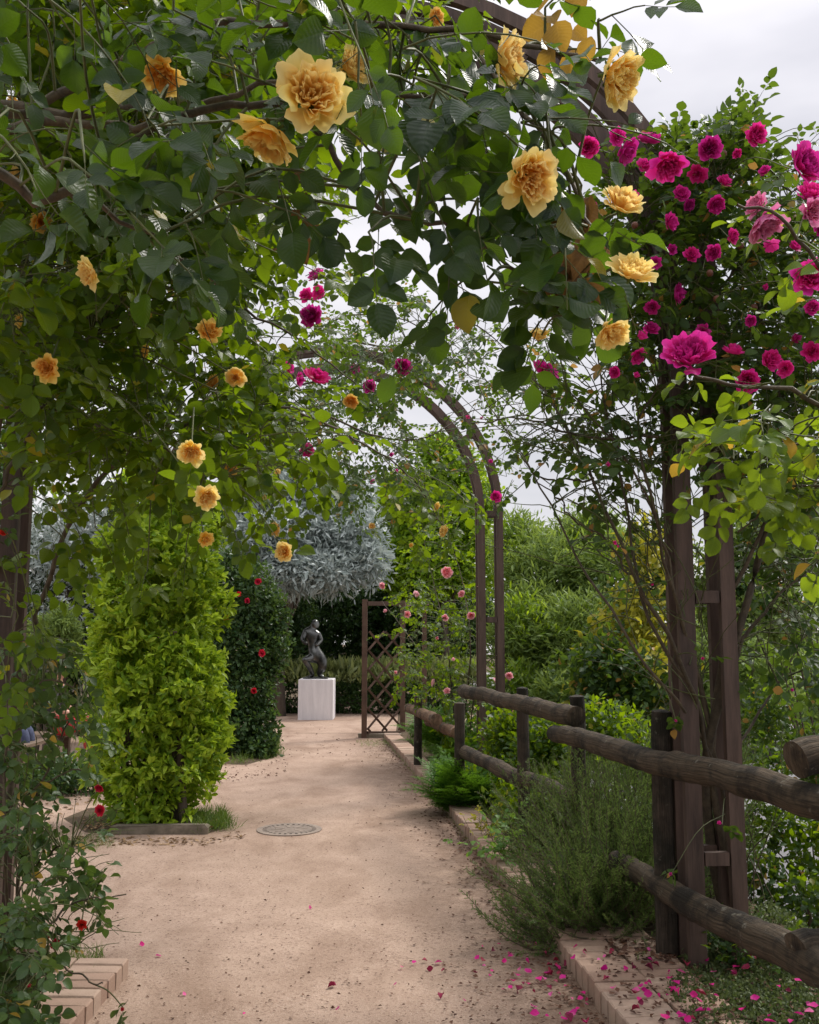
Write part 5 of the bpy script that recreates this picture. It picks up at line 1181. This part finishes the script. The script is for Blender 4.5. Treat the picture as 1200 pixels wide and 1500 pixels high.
herb('pale green leafy herb between the fern and the rosemary on the edging', 742, 1262, 20, .34, .05)
herb('yellowish leafy herb beside the fern at the brick edging', 712, 1228, 12, .24, .032, M_GOLDL)
herb('low leafy plant at the foot of the twin arch posts', 1062, 1405, 18, .2, .034, M_MAGL)
herb('leafy weed beside the lower fence rail and pale square', 1120, 1420, 16, .22, .034, M_MIDL)
herb('bushy herb under the farther arch leg by the fence', 745, 1165, 22, .4, .05, M_MIDL)

for by, off, lab, h in ((8.5, .50, 'bright leafy clump between the rosemary and the lower fence rail', .2), (9.9, .48, 'leafy clump round the foot of the farther arch leg', .22), (11.6, .5, 'low leafy clump beneath the cut fence logs', .22)):
    b_ = gxy(float(kx(by)) + off, by)
    shrub('leafy_shrub', lab, 'shrub', b_, [(b_ + npa(dx, dy, h), npa(.26, .34, h)) for dx, dy in ((0, 0), (.2, .3), (-.05, -.35), (.25, -.2))], M_MIDL, T_SMALL, 420, 5, .055, 5, None, .9, .4, .3, gap=.035, stem_r=.006, bark=M_CANEG, stemk=5)
# ground cover, grass, weeds
def onpoly(poly, n, z=None):
    q = inpoly(poly, n); P = np.array([gnd(a, b, .08 if z is None else z) for a, b in q]); P[:, 2] = gz(P[:, 0], P[:, 1]) if z is None else z; return P
mb = MB()
P = onpoly([(985, 1440), (1040, 1400), (1210, 1385), (1210, 1510), (960, 1510)], 2600); tufts(mb, T_SMALL, P + npa(0, 0, .01), np.tile(npa(0, 0, 1), (len(P), 1)), 5, .020, .8, .3, 0, .010)
P = onpoly([(985, 1340), (1210, 1320), (1210, 1400), (1000, 1420)], 700); tufts(mb, T_SMALL, P + npa(0, 0, .02), np.tile(npa(0, 0, 1), (len(P), 1)), 5, .026, .8, .4, 0, .014)
mb.obj('ground_cover', M_COVER, kind='stuff')
mb = MB()
for poly, n, h in (([(270, 1195), (330, 1190), (345, 1215), (290, 1222)], 420, .10), ([(130, 1195), (300, 1188), (300, 1212), (130, 1216)], 420, .07), ([(60, 1230), (170, 1225), (160, 1245), (60, 1250)], 200, .06), ([(330, 1085), (405, 1075), (415, 1108), (340, 1122)], 500, .11),
                   ([(520, 1086), (590, 1086), (590, 1094), (530, 1094)], 160, .05), ([(80, 1400), (150, 1400), (150, 1440), (90, 1450)], 160, .07), ([(950, 1420), (1010, 1405), (1010, 1440), (960, 1440)], 80, .06)):
    P = onpoly(poly, n, .012); tufts(mb, T_GRASS, P, np.tile(npa(0, 0, 1), (n, 1)), 4, h, .45, .8, 0, .015)
yk = R.uniform(5.2, 16, 900); xk_ = kx(yk) - R.exponential(.015, 900); P = np.stack([xk_, yk, np.full(900, .01)], 1); tufts(mb, T_GRASS, P, np.tile(npa(0, 0, 1), (900, 1)), 3, .028, .5, .7, 0, .01)
yk = R.uniform(5.5, 15.5, 500); P = np.stack([kx(yk) + R.uniform(.3, .6, 500), yk, np.full(500, .08)], 1); tufts(mb, T_GRASS, P, np.tile(npa(0, 0, 1), (500, 1)), 5, .11, .5, .8, 0, .03)
mb.obj('grass', M_GRASS, kind='stuff')
mb = MB()
P = np.stack([kx(q := R.uniform(7.5, 16, 700)) + R.uniform(.42, 1.0, 700), q, np.full(700, .09)], 1); tufts(mb, T_SMALL, P, np.tile(npa(0, 0, 1), (700, 1)), 5, .05, .8, .5, 0, .05)
P = np.stack([kx(q := R.uniform(10, 16.3, 900)) + R.uniform(.45, 1.6, 900), q, R.uniform(.08, .45, 900)], 1); tufts(mb, T_SMALL, P, np.tile(npa(0, 0, 1), (900, 1)), 5, .055, .8, .4, 0, .06)
mb.obj('low_undergrowth', M_DKRED, kind='stuff')

# planting beds: soil sheets a little above the path
def sheet(name, poly, z, mat):
    P = np.array([gnd(*p) for p in poly]); c = P.mean(0); n = 5; mb = MB()
    V = []; m = len(P)
    ringp = np.vstack([P * (1 - a) + c * a for a in np.linspace(0, .9, n)]); ringp[:, 2] = z
    for k in range(n): ringp[k * m:(k + 1) * m, 2] = z if k else .004
    mb.add(ringp, [[k * m + i, k * m + (i + 1) % m, (k + 1) * m + (i + 1) % m, (k + 1) * m + i] for k in range(n - 1) for i in range(m)]); mb.add(ringp[(n - 1) * m:], [list(range(m))])
    o = mb.obj(name, mat, kind='structure'); return o
sheet('planting_bed', [(120, 1222), (165, 1226), (305, 1224), (335, 1214), (330, 1196), (250, 1180), (130, 1184), (90, 1200)], .034, M_SOIL)
sheet('planting_bed', [(300, 1118), (360, 1122), (412, 1108), (408, 1076), (380, 1062), (320, 1070)], .034, M_SOIL)
sheet('planting_bed', [(-120, 1540), (100, 1540), (100, 1440), (70, 1390), (-10, 1370), (-160, 1400)], .036, M_SOIL)

# dry leaf litter
M_LIT = leaf_mat('leaf_litter', (.10, .055, .03), (.36, .24, .13), (.2, .12, .05), .1, .7, False, .2)
M_LITD = leaf_mat('leaf_litter_dark', (.05, .022, .016), (.16, .08, .05), (.1, .05, .02), .1, .7, False, .2)
T_LIT = [leaf_tmpl(3, 1, R.uniform(.22, .36), R.uniform(.2, .7), R.uniform(-.2, .5), 0, R.uniform(-.1, .1)) for _ in range(5)]
def litter(mb, P, ll):
    n = len(P); D = R.normal(0, 1, (n, 3)) * npa(1, 1, .12); N = R.normal(0, .3, (n, 3)) + npa(0, 0, 1); scatter(mb, T_LIT, P, D, N, ll * R.uniform(.5, 1.3, n))
PZ = .013
mb = MB()
litter(mb, onpoly([(100, 1224), (310, 1228), (350, 1216), (360, 1226), (300, 1238), (90, 1240)], 230, PZ), .042)
litter(mb, onpoly([(120, 1198), (300, 1196), (330, 1206), (300, 1214), (120, 1214)], 260, .045), .05)
litter(mb, onpoly([(0, 1150), (140, 1140), (140, 1210), (0, 1220)], 200, PZ), .05)
mb.obj('leaf_litter', M_LIT, kind='stuff')
mb = MB()
for a, b, n, w in ((3.9, 6.0, 420, .28), (6.0, 9.5, 620, .22), (9.5, 16, 460, .25)):
    yk = R.uniform(a, b, n); litter(mb, np.stack([kx(yk) - .01 - R.exponential(w * .5, n), yk, np.full(n, PZ)], 1), .026)
litter(mb, onpoly([(850, 1400), (1000, 1400), (1100, 1500), (930, 1500)], 160, .104), .03)
litter(mb, onpoly([(880, 1370), (1000, 1380), (990, 1410), (890, 1400)], 160, .106), .035)
litter(mb, onpoly([(1000, 1380), (1210, 1400), (1210, 1510), (1000, 1510)], 300, .1), .03)
litter(mb, onpoly([(640, 1380), (900, 1400), (900, 1510), (640, 1510)], 150, PZ), .024)
litter(mb, onpoly([(300, 1120), (420, 1110), (420, 1135), (300, 1150)], 150, PZ), .035)
litter(mb, onpoly([(60, 1090), (560, 1090), (860, 1500), (60, 1500)], 900, PZ), .017)
litter(mb, onpoly([(400, 1062), (540, 1062), (580, 1110), (380, 1110)], 130, PZ), .03)
mb.obj('leaf_litter', M_LITD, kind='stuff')

# fallen magenta petals
PET = []
for k in range(6):
    m_ = MB(); V, Fc, uv = leaf_tmpl(4, 1, R.uniform(.38, .5), R.uniform(.2, .6), R.uniform(-.5, .3), .04, 0, .7, .6); m_.add(V - npa(0, .5, 0), Fc, np.stack([np.full(len(uv), .6), uv[:, 1] * .7], 1)); PET.append(m_.mesh('fallen_petal', M_MAG))
M_MAGD = petal_mat('petal_wilted', (.20, .008, .05), (.34, .05, .10), (.26, .02, .06), .15, .35)
PETW = []
for k in range(4):
    m_ = MB(); V, Fc, uv = leaf_tmpl(5, 1, R.uniform(.3, .5), R.uniform(.5, 1.2), R.uniform(-.8, .8), .08, R.uniform(-.2, .2), .7, .6); m_.add(V - npa(0, .5, 0), Fc, np.stack([np.full(len(uv), .6), uv[:, 1] * .7], 1)); PETW.append(m_.mesh('fallen_petal', M_MAGD))
PETP = []
for k in range(3):
    m_ = MB(); V, Fc, uv = leaf_tmpl(4, 1, R.uniform(.38, .5), R.uniform(.2, .6), R.uniform(-.5, .3), .04, 0, .7, .6); m_.add(V - npa(0, .5, 0), Fc, np.stack([np.full(len(uv), .6), uv[:, 1] * .7], 1)); PETP.append(m_.mesh('fallen_petal', M_PINK))
def petals(P, ll, label, group):
    for p in P:
        d = unit(R.normal(0, 1, 3) * npa(1, 1, .15)); X, Dd, Z = bases(d[None], (npa(0, 0, 1) + R.normal(0, .55, 3))[None]); s = ll * R.uniform(.5, 1.25)
        w_ = R.random(); src = PETP if w_ < .2 else PETW if w_ < .5 else PET
        o = place('fallen_petal', src[int(R.integers(0, len(src)))], p + npa(0, 0, .006), X[0] * s, Dd[0] * s, Z[0] * s); tag(o, label, 'petal', group)
petals(onpoly([(700, 1385), (790, 1360), (850, 1440), (900, 1500), (800, 1500), (690, 1420)], 64, PZ), .034, 'small magenta rose petal fallen on the sandy path near the brick edging', 'petals fallen on the path by the edging')
petals(onpoly([(560, 1400), (690, 1400), (780, 1500), (600, 1500)], 10, PZ), .03, 'small magenta rose petal fallen on the sandy path near the brick edging', 'petals fallen on the path by the edging')
petals(onpoly([(815, 1385), (960, 1390), (1010, 1440), (940, 1490), (880, 1440)], 36, .106), .034, 'magenta rose petal lying on the brick pavers of the edging', 'petals fallen on the bricks')
petals(onpoly([(1000, 1400), (1195, 1400), (1195, 1500), (960, 1500)], 46, .115), .038, 'magenta rose petal lying in the ground cover below the log fence', 'petals fallen in the ground cover')
petals(np.array([gnd(*p, PZ) for p in ((270, 1458), (358, 1487), (487, 1445), (495, 1480), (208, 1385), (232, 1402), (455, 1330))]), .032, 'lone pink petal on the open sandy path away from the edging', 'stray petals on the open path')
